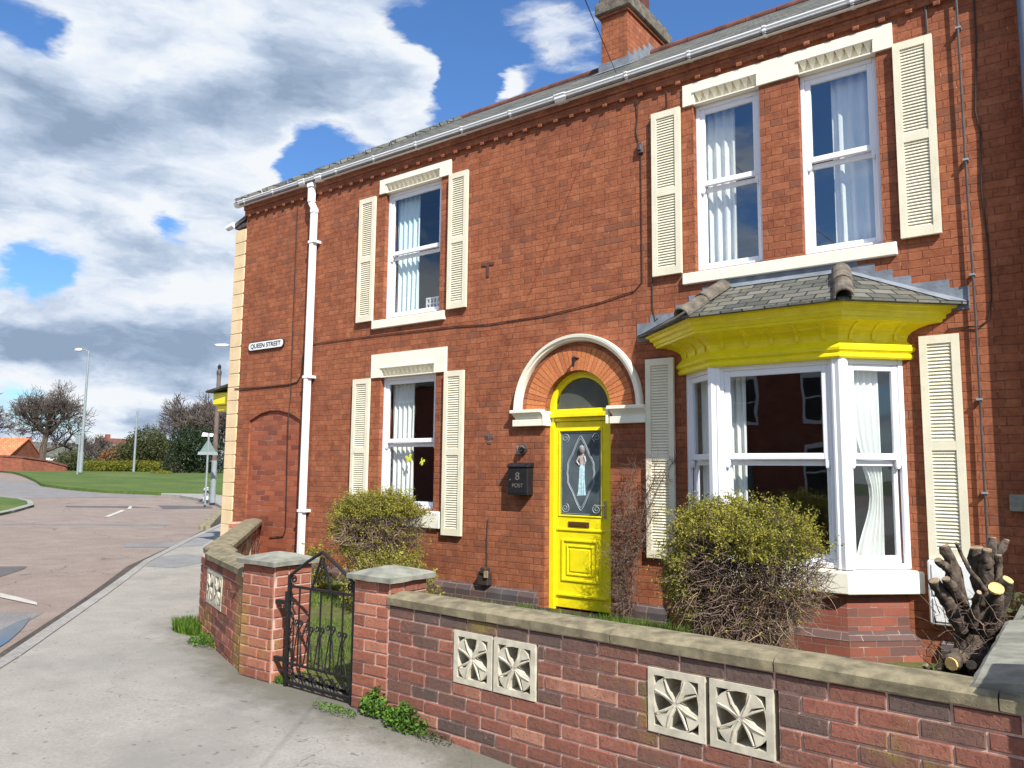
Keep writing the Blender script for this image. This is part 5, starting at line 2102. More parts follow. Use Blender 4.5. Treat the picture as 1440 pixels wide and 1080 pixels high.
# foliage below the small shrub, seen through the gate
def leafy_all(e, c, q):
    return .75 * (1 + noise.noise(e * 4) * .8)
shrub('low_shrub', 'low loose green-leaved shrub on the grass just beyond the gate', (-6.55, -1.3, .35), .62, .45, .33, (-6.5, -1.3, .03), 14, 900, 4, leafy_all, 13, leafs=.014)
shrub('low_shrub', 'small upright green and orange-tipped shrub by the downpipe', (-8.35, -.85, .30), .13, .13, .34, (-8.35, -.85, .03), 7, 90, 5, leafy_all, 14, leafs=.018)

# bare climber beside the door
random.seed(21)
CL = thing('climber', (-4.12, -.15, .04), 'bare twiggy climbing plant growing up the wall between the yellow door and the bay', 'climber')
mb = MB()
lf = MB()
for (x1_, z1_, w_) in ((-4.22, 1.3, .05), (-4.10, 1.15, .06), (-3.98, 1.45, .06), (-3.72, 1.75, .07), (-3.60, 1.78, .05), (-4.28, .8, .05), (-3.78, 1.2, .06), (-4.02, 1.7, .05)):
    p0 = Vector((-4.14 + U(-.06, .06), -.13 + U(-.04, .04), .05))
    p1 = Vector((x1_, -.12 + U(-.06, .04), z1_))
    pts = [p0]
    for i in range(1, 11):
        q = p0.lerp(p1, i / 10)
        q.x = p0.x + (p1.x - p0.x) * (i / 10) ** 1.7
        pts.append(q + Vector((U(-.03, .03), U(-.02, .02), 0)))
    mb.tube(pts, [.010 - .0007 * i for i in range(11)], 5, cap=False)
    for q in pts[1:]:
        for k in range(19):
            s_ = q + Vector((U(-.05, .05), U(-.03, .03), U(-.06, .06)))
            pp = twig(mb, s_, Vector((U(-1, 1), U(-1, .3), U(-.3, 1))), U(.07, .20), .0022, 4, .5)
            for e in pp[1:]:
                if U(0, 1) < .5:
                    leaf(lf, e, U(.005, .011), U(0, 1))
for k in range(9):
    twig(mb, Vector((-4.1 + U(-.1, .1), -.15, U(.6, 1.3))), Vector((U(.2, 1), -.2, U(.6, 1.2))), U(.4, .65), .004, 8, .22)
mb.build('stem', M['twig'], CL, uv=False, fix=False)
lf.build('buds', M['leaf_brown'], CL, uv=False, fix=False, tone=True)

# cut-back tree stump
random.seed(5)
SY = -1.35
def sp(x, y, Y=SY):
    return onY(x, y, Y)
STP = thing('tree_stump', (-.72, SY, 0), 'dark cut-back tree stump with many sawn limbs in the right corner of the garden', 'tree stump')
mb = MB()
def trunkpts(lst):
    return [sp(*q) for q in lst]
mb.tube([sp(1366, 985), sp(1366, 950), sp(1368, 915), sp(1366, 880)], [.17, .14, .12, .10], 14)
mb.tube([sp(1345, 965, -1.5), sp(1350, 930), sp(1360, 905)], [.10, .08, .06], 10)
mb.tube([sp(1400, 965, -1.3), sp(1395, 920), sp(1380, 895)], [.11, .09, .07], 10)
mb.build('trunk', M['bark'], STP, smooth=True)
def bumpy(pts, r0, r1, n=9):
    P_ = []
    R2 = []
    m = 12
    for i in range(m + 1):
        f_ = i / m * (len(pts) - 1)
        k = min(int(f_), len(pts) - 2)
        P_.append(pts[k].lerp(pts[k + 1], f_ - k) + Vector((U(-1, 1), U(-1, 1), U(-1, 1))) * r0 * .12)
        R2.append((r0 + (r1 - r0) * i / m) * U(.88, 1.14))
    return P_, R2
STR_ = 0
limbs = [
    ([(1362, 905), (1350, 850), (1340, 800), (1329, 768)], .060, .036, SY, -1.5),
    ([(1341, 805), (1330, 797), (1318, 788)], .034, .028, -1.45, -1.55),
    ([(1352, 885), (1335, 850), (1312, 817)], .050, .036, -1.5, -1.7),
    ([(1356, 850), (1346, 836), (1331, 815)], .036, .030, -1.5, -1.72),
    ([(1372, 900), (1385, 850), (1378, 800), (1374, 772)], .070, .050, -1.3, -1.3),
    ([(1385, 850), (1386, 800), (1388, 774)], .045, .034, -1.35, -1.4),
    ([(1386, 830), (1362, 800), (1345, 764)], .018, .011, -1.4, -1.5),
    ([(1382, 880), (1395, 810), (1397, 780), (1397, 758)], .045, .030, -1.2, -1.1),
    ([(1395, 800), (1405, 778), (1415, 760)], .032, .026, -1.15, -1.1),
    ([(1385, 900), (1398, 860), (1402, 828)], .060, .047, -1.35, -1.6),
    ([(1395, 880), (1408, 845), (1416, 815)], .055, .044, -1.2, -1.35),
    ([(1368, 880), (1372, 845), (1376, 834)], .03, .02, -1.5, -1.7),
    ([(1360, 940), (1349, 925), (1338, 932)], .070, .050, -1.5, -1.85),
    ([(1352, 960), (1335, 950), (1322, 938)], .040, .028, -1.6, -1.8),
    ([(1346, 965), (1318, 962), (1302, 936)], .030, .022, -1.6, -1.75),
    ([(1375, 960), (1372, 945), (1366, 935)], .040, .034, -1.5, -1.8),
    ([(1395, 868), (1404, 800), (1404, 782)], .03, .024, -1.3, -1.35),
]
for pts_, r0, r1, ya, yb in limbs:
    n = len(pts_)
    P_, R2 = bumpy([sp(x_, y_, ya + (yb - ya) * i / (n - 1)) for i, (x_, y_) in enumerate(pts_)], r0, r1)
    m_ = MB()
    m_.tube(P_, R2, 16, cap=False)
    m_.v[:-16] = [tuple(Vector(v) + Vector((noise.noise(Vector(v) * Vector((30, 30, 9)) if False else Vector((v[0] * 34, v[1] * 34, v[2] * 11))), noise.noise(Vector((v[1] * 34, v[0] * 34, v[2] * 11 + 7))), 0)) * (r0 * .34)) for v in m_.v[:-16]]
    lb = m_.build('limb', M['bark'], STP, smooth=True)
    # sawn face, cut askew
    d = (P_[-1] - P_[-2]).normalized()
    a = d.orthogonal().normalized()
    b = d.cross(a)
    c_ = MB()
    ring = [P_[-1] + (a * math.cos(2 * pi * k / 12) + b * math.sin(2 * pi * k / 12)) * R2[-1] * .96 for k in range(12)]
    tilt = Vector((U(-1, 1), U(-1, 1), U(-1, 1))) * .5
    ring = [p - d * .008 for p in ring]
    ring2 = [p + d * (.014 + .35 * (p - P_[-1]).dot(tilt)) * 1. + (P_[-1] - p) * U(.06, .16) for p in ring]
    c_.loft([ring, ring2], True, True)
    c_.build('sawn_end', M['cutwood' if r1 in (.047, .044, .050) and yb != -1.3 else 'cutgrey'], lb)
mb = MB()
for k in range(150):
    q = sp(U(1300, 1440), U(860, 975), U(-1.9, -1.2))
    if q.z < .04:
        q.z = .05
    twig(mb, q, Vector((U(-1, 1), U(-1, 1), U(0, 1.2))), U(.08, .3), .004, 5, .4)
mb.build('twigs', M['twig'], STP, uv=False, fix=False)
# dark ivy clump behind the stump
random.seed(31)
def mass(name, label, cat, blobs, nleaf, s_, mat, group=None, parent=None, tw=None, mats=None):
    root = thing(name, (blobs[0][0][0], blobs[0][0][1], T(blobs[0][0][0], blobs[0][0][1])), label, cat, group)
    m_ = MB()
    tot = sum(b[1][0] * b[1][1] * b[1][2] for b in blobs)
    for c, r_ in blobs:
        for k in range(int(nleaf * r_[0] * r_[1] * r_[2] / tot)):
            v = Vector((random.gauss(0, 1), random.gauss(0, 1), random.gauss(0, 1))).normalized()
            rr_ = U(.35, 1.) ** .5
            n_ = 1 + .35 * noise.noise(v * 2.3 + Vector(c)) + .2 * noise.noise(v * 6 + Vector(c))
            p = Vector(c) + Vector((v.x * r_[0], v.y * r_[1], v.z * r_[2])) * rr_ * n_
            if p.z < T(p.x, p.y) + s_:
                continue
            leaf(m_, p, s_ * U(.6, 1.5), min(1, max(0, random.gauss(.5, .22))))
    m_.build('foliage', M[mat], root, uv=False, fix=False, tone=True)
    if tw:
        t_ = MB()
        for c, r_ in blobs:
            g = T(c[0], c[1])
            t_.tube([(c[0], c[1], g), (c[0], c[1], c[2])], [tw, tw * .5], 6)
            for k in range(10):
                v = Vector((U(-1, 1), U(-1, 1), U(-.2, 1)))
                twig(t_, Vector((c[0], c[1], g + (c[2] - g) * U(.4, 1))), v, r_[0] * .9, tw * .35, 5, .3)
        t_.build('trunk', M['bark'], root, uv=False)
    return root


mass('ivy_clump', 'dark untidy ivy and grass clump beside the boundary wall behind the tree stump', 'plant', [((-.52, -.95, .42), (.22, .5, .38)), ((-.62, -2.1, .2), (.16, .35, .2))], 2600, .02, 'leaf_mid')

# weeds and grass tufts
def weed(label, c, r_, h, n, s_, mat, seed, grp, grass=False):
    random.seed(seed)
    root = thing('weed_clump', (c[0], c[1], T(c[0], c[1])), label, 'weed', grp)
    m_ = MB()
    for k in range(n):
        a = U(0, 2 * pi)
        rr_ = U(0, 1) ** .6
        x_, y_ = c[0] + math.cos(a) * rr_ * r_[0], c[1] + math.sin(a) * rr_ * r_[1]
        z_ = T(x_, y_)
        if grass:
            hh = h * U(.5, 1.1)
            lean = Vector((U(-1, 1), U(-1, 1), 0)) * hh * .5
            wd = Vector((U(-1, 1), U(-1, 1), 0)).normalized() * .004
            p = Vector((x_, y_, z_))
            m_.add([p - wd, p + wd, p + lean * .4 + Vector((0, 0, hh * .6)) + wd * .7, p + lean + Vector((0, 0, hh)), p + lean * .4 + Vector((0, 0, hh * .6)) - wd * .7], [(0, 1, 2, 3, 4)], 0, U(.1, .9))
        else:
            hh = h * (1 - rr_ * .6) * U(.1, 1)
            leaf(m_, Vector((x_, y_, z_ + hh + .01)), s_ * U(.6, 1.4), U(.1, .95))
    m_.build('leaves', M[mat], root, uv=False, fix=False, tone=True)


WG = 'weeds growing along the foot of the garden walls'
pA, pB, pC = gp(525, 1003), gp(562, 1022), gp(610, 1046)
weed('bright green leafy weed at the foot of the right gate pier', (pA.x + .05, pA.y, 0), (.15, .10), .20, 900, .017, 'leaf_green', 41, WG)
weed('spreading green weed under the long wall, second from the gate', (pB.x + .06, pB.y, 0), (.19, .12), .17, 1000, .016, 'leaf_green', 42, WG)
weed('low straggly weed under the long wall, third from the gate', (pC.x, pC.y, 0), (.2, .08), .06, 350, .010, 'leaf_mid', 43, WG)
p_ = gp(690, 1072)
weed('small grassy weed under the long wall, furthest right', (p_.x, p_.y + .05, 0), (.12, .05), .08, 120, .01, 'grass_blade', 44, WG, True)
p_ = gp(268, 890)
weed('tall grassy weed against the angled left wall near its corner', (p_.x, p_.y + .03, 0), (.30, .13), .15, 1300, .02, 'grass_blade', 45, WG, True)
p_ = gp(290, 908)
weed('leafy green weed against the angled left wall', (p_.x, p_.y, 0), (.25, .12), .12, 700, .013, 'leaf_green', 46, WG)
p_ = gp(393, 958)
weed('small bright tuft at the foot of the left gate pier', (p_.x, p_.y + .0, 0), (.12, .05), .06, 260, .01, 'grass_blade', 47, WG, True)
p_ = gp(470, 1000)
weed('flat mossy tuft under the gate', (p_.x, p_.y, 0), (.22, .07), .02, 380, .009, 'leaf_green', 48, WG)
p_ = onY(733, 862, -.45)
weed('bright grassy tuft beside the doorstep', (p_.x, -.45, 0), (.12, .1), .16, 240, .01, 'grass_blade', 49, None, True)
p_ = onY(655, 846, -1.2)
weed('reddish-brown leafy tuft in the garden behind the long wall', (p_.x, -1.2, 0), (.14, .1), .18, 260, .02, 'leaf_brown', 50, None)


def grass_field(name, poly_fn, n, h, mat, seed, label, cat='grass'):
    random.seed(seed)
    m_ = MB()
    for k in range(n):
        x_, y_, ok, zz_ = poly_fn()
        if not ok:
            continue
        hh = h * U(.4, 1.2)
        lean = Vector((U(-1, 1), U(-1, 1), 0)) * hh * .6
        wd = Vector((U(-1, 1), U(-1, 1), 0)).normalized() * .0045
        p = Vector((x_, y_, zz_))
        m_.add([p - wd, p + wd, p + lean + Vector((0, 0, hh))], [(0, 1, 2)], 0, U(0, 1))
    o_ = m_.build(name, M[mat], None, uv=False, fix=False, tone=True)
    tag(o_, label, cat, kind='stuff')


def gf():
    x_, y_ = U(-10.5, -.5), U(-3.6, -.1)
    ok = (y_ > -3.05 - (x_ + 7.3) * .35 if x_ > -7.3 else y_ > -3.05 - (x_ + 7.3) * .8) and noise.noise(Vector((x_ * .9, y_ * .9, 3))) > -.18
    if -3.0 < x_ < -1.2 and y_ > -.6:
        ok = False
    return x_, y_, ok, T(x_, y_) + .03


grass_field('garden_grass', gf, 26000, .07, 'grass_blade', 60, 'patchy grass and weeds growing in the front garden')
def gf2():
    x_, y_ = U(-4.35, -3.3), U(-1.1, -.2)
    return x_, y_, True, T(x_, y_) + .03
grass_field('grass_patch', gf2, 2500, .13, 'grass_blade', 61, 'longer bright grass between the doorstep and the big shrub')
# ------------------------------------------------------------------ far side of the road
random.seed(77)
def bare_tree(name, label, base, H, spread, seed, mat='treetwig', tr=.28, levels=5, first=.22, group=None, fork=5, rmin=.012, droop=0.):
    random.seed(seed)
    root = thing(name, tuple(base), label, 'tree', group)
    tb = MB()
    cr = MB()
    base = Vector(base)

    def grow(p, d, L, r_, lev):
        n = 4
        pts = [p.copy()]
        rr_ = [r_]
        for i in range(n):
            d = (d + Vector((U(-1, 1), U(-1, 1), U(-.6, .9))) * .17).normalized()
            p = p + d * L / n
            pts.append(p.copy())
            rr_.append(max(rmin, r_ * (1 - .45 * (i + 1) / n)))
        (tb if lev <= 1 else cr).tube(pts, rr_, 7 if lev < 2 else (4 if lev < 4 else 3), cap=False)
        if lev >= levels:
            return
        k = fork if lev else fork + 1
        for i in range(k):
            s_ = pts[random.choice((2, 3, 4))] if lev else pts[random.choice((2, 3, 4, 4))]
            ax = d.orthogonal().normalized()
            ax.rotate(Matrix.Rotation(2 * pi * (i + U(-.3, .3)) / k, 3, d))
            nd = (d * U(.6, 1.) + ax * U(.45, 1.) * spread + Vector((0, 0, .12 - droop))).normalized()
            grow(s_, nd, L * U(.58, .82), r_ * .52, lev + 1)
    grow(base, Vector((0, 0, 1)), H * first * 1.25, tr, 0)
    tb.build('trunk', M['bark'], root, uv=False, fix=False)
    cr.build('crown', M[mat], root, uv=False, fix=False)
    return root


b = far(58, 88)
bare_tree('bare_tree', 'big spreading leafless tree behind the orange-roofed bungalow', b, 12, 1.2, 3, first=.24, tr=.42, levels=5, fork=5, rmin=.016)
b = far(-25, 100)
bare_tree('bare_tree', 'leafless tree cut by the left edge of the picture', b, 11, 1., 4, first=.25, tr=.4, levels=5, fork=4, rmin=.025)
b = far(285, 72)
bare_tree('bare_tree', 'tall brown leafless tree behind the dark conifer beside the house', b, 9.5, .8, 6, first=.2, tr=.3, levels=5, fork=5, rmin=.02)
b = far(322, 66)
bare_tree('bare_tree', 'brown leafless tree partly hidden by the corner of the house', b, 8.5, .8, 8, first=.2, tr=.3, levels=5, fork=5, rmin=.02)
b = far(262, 92)
bare_tree('bare_tree', 'pale thin leafless tree left of the dark conifer', b, 9.5, .7, 9, first=.22, tr=.25, levels=5, fork=4, rmin=.02)
b = far(136, 120)
bare_tree('bare_tree', 'small distant reddish-brown leafless tree right of the tall lamp post', b, 6.5, 1., 10, first=.25, tr=.2, levels=5, fork=4, rmin=.025)

random.seed(78)
def cl(x, dist, zc, r_):
    p = far(x, dist)
    return ((p.x, p.y, p.z + zc), r_)


mass('dense_tree', 'dark evergreen conifer clump on the far side of the field by the house corner', 'tree', [cl(252, 62, 1.2, (1.1, 1.1, 1.7)), cl(266, 63, 1.7, (1.3, 1.3, 2.0)), cl(284, 62, 1.5, (1.4, 1.3, 1.8)), cl(300, 62, 1.2, (1.2, 1.2, 1.5)), cl(240, 61, .6, (.7, .8, .8))], 15000, .075, 'leaf_dark', tw=.12)
mass('dense_tree', 'dull green bushy tree behind the hedge near the plain wooden pole', 'tree', [cl(205, 88, 2.5, (2.6, 2., 2.0)), cl(218, 88, 2.0, (1.8, 1.8, 1.7)), cl(188, 88, 1.9, (2.0, 1.8, 1.6))], 9000, .11, 'leaf_mid', tw=.15)
mass('dense_tree', 'brownish bush at the left of the dull green tree behind the hedge', 'tree', [cl(168, 92, 1.4, (2.2, 1.6, 1.3)), cl(158, 92, 1.1, (1.5, 1.4, 1.0))], 4500, .11, 'leaf_brown', tw=.12)
mass('hedge', 'long low yellow-green hedge along the back of the field', 'hedge', [cl(x, 74, .35, (1.5, .9, .62)) for x in range(132, 230, 9)], 14000, .07, 'leaf_hedge')
mass('bush', 'dark green bush behind the tall lamp post', 'bush', [cl(100, 76, .8, (1.3, 1.2, 1.0)), cl(116, 76, .55, (1.2, 1.1, .8)), cl(86, 78, .5, (1.2, 1.1, .8))], 6500, .08, 'leaf_mid')
mass('bush', 'pale daffodil clump flowering on the field beside the hedge end', 'flowers', [cl(228, 58, .12, (1.2, .5, .12))], 500, .05, 'leaf_hedge')

# bungalow with orange roof and its garden wall
def local(origin, ang):
    c_, s_ = math.cos(ang), math.sin(ang)
    return lambda x, y, z: (origin.x + x * c_ - y * s_, origin.y + x * s_ + y * c_, origin.z + z)


# axis of the picture plane at that bearing, so that lengths run across the view
def across(x):
    d = ray(x, 660)
    return math.atan2(d.y, d.x) - pi / 2


o0 = far(40, 84)
ang = across(20)
Lc = local(o0, ang)
BG = thing('bungalow', tuple(o0), 'low brick bungalow with a bright orange tiled roof at the far left', 'bungalow')
mb = MB()
# ridge runs roughly across the view, gable end faces right and slightly towards us
W_ = 2.7
mb.add([Lc(-10, 0, 0), Lc(-1.7, 0, 0), Lc(1.1, 4.6, 0), Lc(-7, 4.6, 0), Lc(-10, 0, 1.05), Lc(-1.7, 0, 1.05), Lc(1.1, 4.6, 1.05), Lc(-7, 4.6, 1.05)], [(0, 1, 5, 4), (1, 2, 6, 5), (2, 3, 7, 6), (3, 0, 4, 7)])
mb.add([Lc(-1.7, 0, 1.05), Lc(1.1, 4.6, 1.05), Lc(-.15, 2.3, 2.85)], [(0, 1, 2)])
mb.build('wall', M['brick_far'], BG)
mb = MB()
r0_, r1_ = Lc(-9, 2.3, 2.9), Lc(-.1, 2.3, 2.9)
mb.poly([Lc(-10.2, -.3, 1.0), Lc(-1.75, -.3, 1.0), r1_, r0_])
mb.poly([Lc(-7.2, 4.9, 1.0), Lc(1.3, 4.9, 1.0), r1_, r0_])
BGR = mb.build('roof', M['orange_tile'], BG)
so = BGR.modifiers.new('t', 'SOLIDIFY')
so.thickness = .12
mb = MB()
mb.tube([r0_, r1_], .12, 6)
mb.build('ridge_tiles', M['terracotta'], BGR)
FW = thing('far_brick_wall', tuple(far(60, 72)), 'low red brick wall running from the orange-roofed bungalow towards the field', 'wall')
mb = MB()
pp = [(-60, 70, 1.15), (0, 70.5, 1.1), (30, 71, 1.05), (60, 72, .85), (92, 73, .42)]
for i in range(len(pp) - 1):
    (xa, da, ha), (xb, db, hb) = pp[i], pp[i + 1]
    a, b = far(xa, da), far(xb, db)
    mb.prism([a, b, b + Vector((0, 0, hb)), a + Vector((0, 0, ha))], (-.12, .2, 0))
mb.build('brickwork', M['brick_far'], FW)
mb = MB()
for i in range(len(pp) - 1):
    (xa, da, ha), (xb, db, hb) = pp[i], pp[i + 1]
    a, b = far(xa, da), far(xb, db)
    mb.tube([a + Vector((-.06, .1, ha)), b + Vector((-.06, .1, hb))], .12, 6)
mb.build('coping', M['terracotta'], FW)

# distant houses
def far_house(x, dist, w_, h_, rh_, wallm, roofm, label, dep=6, win=2):
    o_ = far(x, dist)
    L_ = local(o_, across(x) + .25)
    H_ = thing('distant_house', tuple(o_), label, 'house', 'distant houses beyond the field')
    m_ = MB()
    m_.add([L_(-w_, 0, -1), L_(w_, 0, -1), L_(w_, dep, -1), L_(-w_, dep, -1), L_(-w_, 0, h_), L_(w_, 0, h_), L_(w_, dep, h_), L_(-w_, dep, h_), L_(-w_, dep / 2, h_ + rh_), L_(w_, dep / 2, h_ + rh_)],
           [(0, 1, 5, 4), (1, 2, 6, 9, 5), (2, 3, 7, 6), (3, 0, 4, 8, 7)])
    m_.build('wall', wallm, H_)
    m_ = MB()
    m_.poly([L_(-w_ - .3, -.3, h_ - .15), L_(w_ + .3, -.3, h_ - .15), L_(w_ + .3, dep / 2, h_ + rh_ + .05), L_(-w_ - .3, dep / 2, h_ + rh_ + .05)])
    m_.poly([L_(-w_ - .3, dep + .3, h_ - .15), L_(w_ + .3, dep + .3, h_ - .15), L_(w_ + .3, dep / 2, h_ + rh_ + .05), L_(-w_ - .3, dep / 2, h_ + rh_ + .05)])
    m_.build('roof', roofm, H_)
    for i in range(win):
        xx = -w_ + 2 * w_ * (i + .5) / win
        m_ = MB()
        m_.add([L_(xx - .6, -.04, h_ * .35), L_(xx + .6, -.04, h_ * .35), L_(xx + .6, -.04, h_ * .8), L_(xx - .6, -.04, h_ * .8)], [(0, 1, 2, 3)])
        m_.build('window', M['black'], H_)
    m_ = MB()
    q = L_(-w_ * .5, dep / 2, h_ + rh_)
    m_.box(q[0] - .35, q[0] + .35, q[1] - .35, q[1] + .35, q[2] - .5, q[2] + .8)
    m_.build('chimney', M['brick_far'], H_)


far_house(88, 150, 9, 2.2, 2.2, M['white'], M['slate'], 'distant white bungalow with a blue-grey roof behind the lamp post')
far_house(148, 175, 3.2, 2.6, 1.6, M['cream'], M['terracotta'], 'distant cream house just above the hedge')
far_house(168, 165, 3.4, 3.6, 2.2, M['brick_far'], M['terracotta'], 'distant brown brick house behind the plain wooden pole')
far_house(226, 140, 2.6, 2.6, 1.8, M['brick_far'], M['terracotta'], 'distant pinkish house between the dull green tree and the dark conifer')
far_house(240, 175, 3.5, 3.6, 2.4, M['cream'], M['terracotta'], 'distant pale house half hidden by the dark conifer')

# low hills on the skyline
mb = MB()
pts = []
N_ = 60
for i in range(N_ + 1):
    x_ = -250 + 700 * i / N_
    p = far(x_, 600)
    h_ = 5.5 + 4.5 * noise.noise(Vector((i * .13, 3, 0))) + 1.2 * noise.noise(Vector((i * .6, 1, 0)))
    pts.append((p, h_))
vs = []
fs = []
for i, (p, h_) in enumerate(pts):
    dr = Vector((p.x - CAM.x, p.y - CAM.y, 0)).normalized()
    vs += [p + Vector((0, 0, -2)), p + dr * 60 + Vector((0, 0, h_)), p + dr * 160 + Vector((0, 0, -2))]
    if i:
        a = (i - 1) * 3
        fs += [(a, a + 3, a + 4, a + 1), (a + 1, a + 4, a + 5, a + 2)]
mb.add(vs, fs)
hl_ = mb.build('hills', plain('distant_hills', (.055, .075, .085), 1., .3, .02, 0, 1), None)
hl_['kind'] = 'structure'

# lamp posts, poles and signs
def lamp_post(x, dist, h_, label, arm=1.2, ang=0., r_=.085, group='tall street lamps'):
    b = far(x, dist)
    root = thing('street_lamp', tuple(b), label, 'street lamp', group)
    m_ = MB()
    m_.tube([b, b + Vector((0, 0, 1.4))], [r_ * 1.45, r_ * 1.45], 10)
    m_.tube([b + Vector((0, 0, 1.4)), b + Vector((0, 0, h_))], [r_, r_ * .6], 10)
    m_.build('pole', M['galv'], root, smooth=True)
    d = Vector((math.cos(ang), math.sin(ang), 0))
    t_ = b + Vector((0, 0, h_))
    m_ = MB()
    m_.tube([t_ - Vector((0, 0, .1)), t_ + d * arm * .3 + Vector((0, 0, .06)), t_ + d * arm * .6 + Vector((0, 0, .08))], [.05, .04, .035], 8)
    m_.build('arm', M['galv'], root, smooth=True)
    m_ = MB()
    e = t_ + d * arm * .6 + Vector((0, 0, .08))
    m_.tube([e, e + d * .12, e + d * .45, e + d * .6], [.04, .12, .13, .04], 8)
    m_.build('lantern', M['white'], root, smooth=True)


lamp_post(113, 60, 8.3, 'tall pale grey street lamp standing on the field at the left', arm=1.0, ang=rad(200), r_=.105)
b = far(322, 30)
root = thing('street_lamp', tuple(b), 'street lamp hidden behind the house corner with only its pale lantern showing', 'street lamp', 'tall street lamps')
tp_ = onY(322, 509, b.y)
m_ = MB()
hL = 5.75
m_.tube([b, b + Vector((0, 0, hL))], [.08, .05], 8)
m_.build('pole', M['galv'], root)
d = ray(298, 509) - ray(322, 509)
d.z = 0
d.normalize()
m_ = MB()
m_.tube([b + Vector((0, 0, hL)), b + Vector((0, 0, hL + .05)) + d * .25], .03, 6)
m_.build('arm', M['galv'], root)
m_ = MB()
e = b + Vector((0, 0, hL + .05)) + d * .25
m_.tube([e, e + d * .1, e + d * .4, e + d * .5 + Vector((0, 0, .02))], [.03, .055, .05, .015], 8)
m_.build('lantern', M['white'], root, smooth=True)

b = far(109, 54)
root = thing('road_sign', tuple(b), 'thin post with a small pale sign, just left of the tall lamp post', 'sign')
m_ = MB()
m_.tube([b, b + Vector((.0, 0, 2.4))], .05, 8)
m_.build('post', M['galv'], root)
m_ = MB()
m_.box(b.x - .1, b.x - .05, b.y - .2, b.y + .2, b.z + 1.85, b.z + 2.35)
m_.build('sign_plate', M['galv'], root)


def wood_pole(x, dist, h_, r_, label, top='polewood', bot=None, split=.45):
    b = far(x, dist)
    root = thing('telegraph_pole', tuple(b), label, 'pole', 'wooden poles')
    m_ = MB()
    m_.tube([b, b + Vector((0, 0, h_))], [r_, r_ * .75], 10)
    m_.build('pole', M[top], root, smooth=True)
    m_ = MB()
    m_.tube([b + Vector((0, 0, h_)), b + Vector((0, 0, h_ + .05))], [r_ * .9, r_ * .3], 10)
    m_.build('pole_cap', M['galv'], root)
    return root, b


wood_pole(188, 70, 4.9, .095, 'plain wooden pole standing behind the hedge', top='galv')
TP, b = wood_pole(301, 31, 4.75, .10, 'dark wooden telegraph pole with an insulator on top beside the house corner')
m_ = MB()
tz = b.z + 4.75
m_.tube([(b.x, b.y, tz), (b.x, b.y, tz + .12), (b.x, b.y, tz + .2), (b.x, b.y, tz + .32), (b.x, b.y, tz + .42)], [.09, .10, .05, .07, .02], 10)
m_.build('insulator', M['pipe_dark'], TP, smooth=True)
m_ = MB()
m_.tube([(b.x, b.y, b.z), (b.x, b.y, b.z + 1.55)], [.105, .10], 10)
m_.build('pole_sleeve', M['galv'], TP, smooth=True)

b = far(291, 30)
root = thing('warning_sign', tuple(b), 'triangular road warning sign seen from behind on a thin post', 'sign')
m_ = MB()
m_.tube([b, b + Vector((0, 0, 2.55))], .035, 8)
m_.build('post', M['galv'], root)
dv = Vector((b.x - CAM.x, b.y - CAM.y, 0)).normalized()
sd = Vector((dv.y, -dv.x, 0))
m_ = MB()
c_ = b + Vector((0, 0, 1.9))
m_.prism([c_ - sd * .29 - Vector((0, 0, .06)), c_ + sd * .29 - Vector((0, 0, .06)), c_ + sd * .04 + Vector((0, 0, .38)), c_ - sd * .04 + Vector((0, 0, .38))], dv * .02)
m_.build('sign_plate', M['signgreen'], root)
m_ = MB()
m_.prism([c_ - sd * .34 - Vector((0, 0, .13)), c_ + sd * .34 - Vector((0, 0, .13)), c_ + sd * .32 - Vector((0, 0, .02)), c_ - sd * .32 - Vector((0, 0, .02))], -dv * .02)
m_.build('lower_plate', M['galv'], root)
m_ = MB()
q = c_ + Vector((0, 0, .58))
m_.prism([q - sd * .24 - Vector((0, 0, .05)), q + sd * .14 - Vector((0, 0, .05)), q + sd * .16 + Vector((0, 0, .05)), q - sd * .2 + Vector((0, 0, .09))], dv * .15)
m_.build('lamp_hood', M['white'], root)
b = gp(289, 703)
root = thing('marker_post', tuple(b), 'short white marker post on the far kerb beside the warning sign', 'post')
m_ = MB()
m_.box(b.x - .06, b.x + .06, b.y - .06, b.y + .06, b.z - .1, b.z + .42)
m_.prism([(b.x - .06, b.y - .06, b.z + .42), (b.x + .06, b.y - .06, b.z + .42), (b.x + .06, b.y + .06, b.z + .46), (b.x - .06, b.y + .06, b.z + .46)], (0, 0, .02))
m_.build('post', M['white'], root)
m_ = MB()
m_.box(b.x - .064, b.x + .064, b.y - .064, b.y + .064, b.z + .28, b.z + .34)
m_.build('band', M['black'], root)

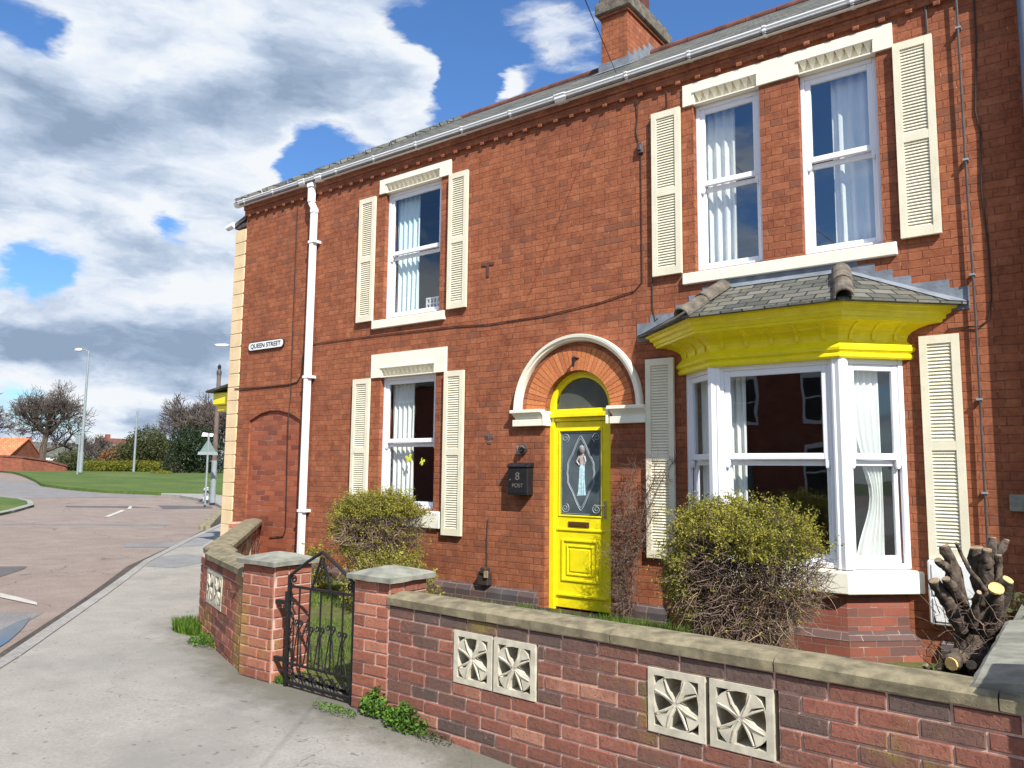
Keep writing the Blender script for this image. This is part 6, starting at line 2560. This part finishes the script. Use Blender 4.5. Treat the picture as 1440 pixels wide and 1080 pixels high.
# low wall with rounded coping just past the house corner
b = gp(291, 742)
root = thing('low_wall', tuple(b), 'low kerb-like wall end with tan coping beside the footway past the house corner', 'wall')
pa, pb = gp(279, 740), gp(306, 724)
pb2 = Vector((pb.x, pb.y, pb.z))
m_ = MB()
dd = (pb2 - pa).normalized()
nn = Vector((-dd.y, dd.x, 0))
rings = []
for f_, h_ in ((0, .02), (.12, .05), (.3, .10), (.6, .16), (1., .2)):
    p = pa.lerp(pb2, f_)
    rings.append([p + Vector((0, 0, -.1)), p + Vector((0, 0, h_)), p - nn * .3 + Vector((0, 0, h_)), p - nn * .3 + Vector((0, 0, -.1))])
m_.loft(rings, True, True)
m_.build('coping', M['coping'], root)

# telephone wire coming down over the roof
m_ = MB()
pe = Vector((-4.22, -.12, 6.33))
pf = ray(822, -2).normalized() * 5.2 + CAM
pf = Vector((pf.x, pf.y, pf.z))
far_end = pe + (pf - pe) * 2.2
pts = [pe.lerp(far_end, k / 12) for k in range(13)]
m_.tube(pts, .0035, 5)
tag(m_.build('telephone_wire', M['cable']), 'thin dark telephone wire rising from the gutter in front of the chimney', 'wire')

# ------------------------------------------------------------------ terrace on the other side of the street (seen in the window glass)
def opposite(x0, k):
    H_ = thing('opposite_house', (x0 + 3, -22, 0), 'red brick terraced house across the street behind the viewer, seen mirrored in the bay window', 'house', 'terraced houses across the street')
    m_ = MB()
    m_.box(x0, x0 + 6.2, -29, -22, -.3, 6.0)
    m_.build('wall', M['brick_far'], H_)
    m_ = MB()
    m_.prism([(x0, -21.7, 5.95), (x0, -25.5, 8.5), (x0, -29.3, 5.95)], (6.2, 0, 0))
    m_.build('roof', M['slate'], H_)
    for (a, b_, c_, d_) in ((.8, 2.0, 3.6, 5.2), (4.0, 5.2, 3.6, 5.2), (.8, 2.6, .9, 2.6)):
        w_ = MB()
        w_.box(x0 + a - .1, x0 + b_ + .1, -22, -21.93, c_ - .12, d_ + .2)
        wo_ = w_.build('window', M['white'], H_)
        p_ = MB()
        mz = (c_ + d_) / 2
        for u0, u1 in ((a, (a + b_) / 2 - .03), ((a + b_) / 2 + .03, b_)):
            for v0, v1 in ((c_, mz - .03), (mz + .03, d_)):
                p_.box(x0 + u0, x0 + u1, -21.935, -21.92, v0, v1)
        p_.build('pane', M['black'], wo_)
    p_ = MB()
    p_.box(x0 + 4.1, x0 + 5.0, -22, -21.93, 0, 2.1)
    p_.build('door', M['signgreen'], H_)


for k in range(8):
    opposite(-40 + 6.2 * k, k)
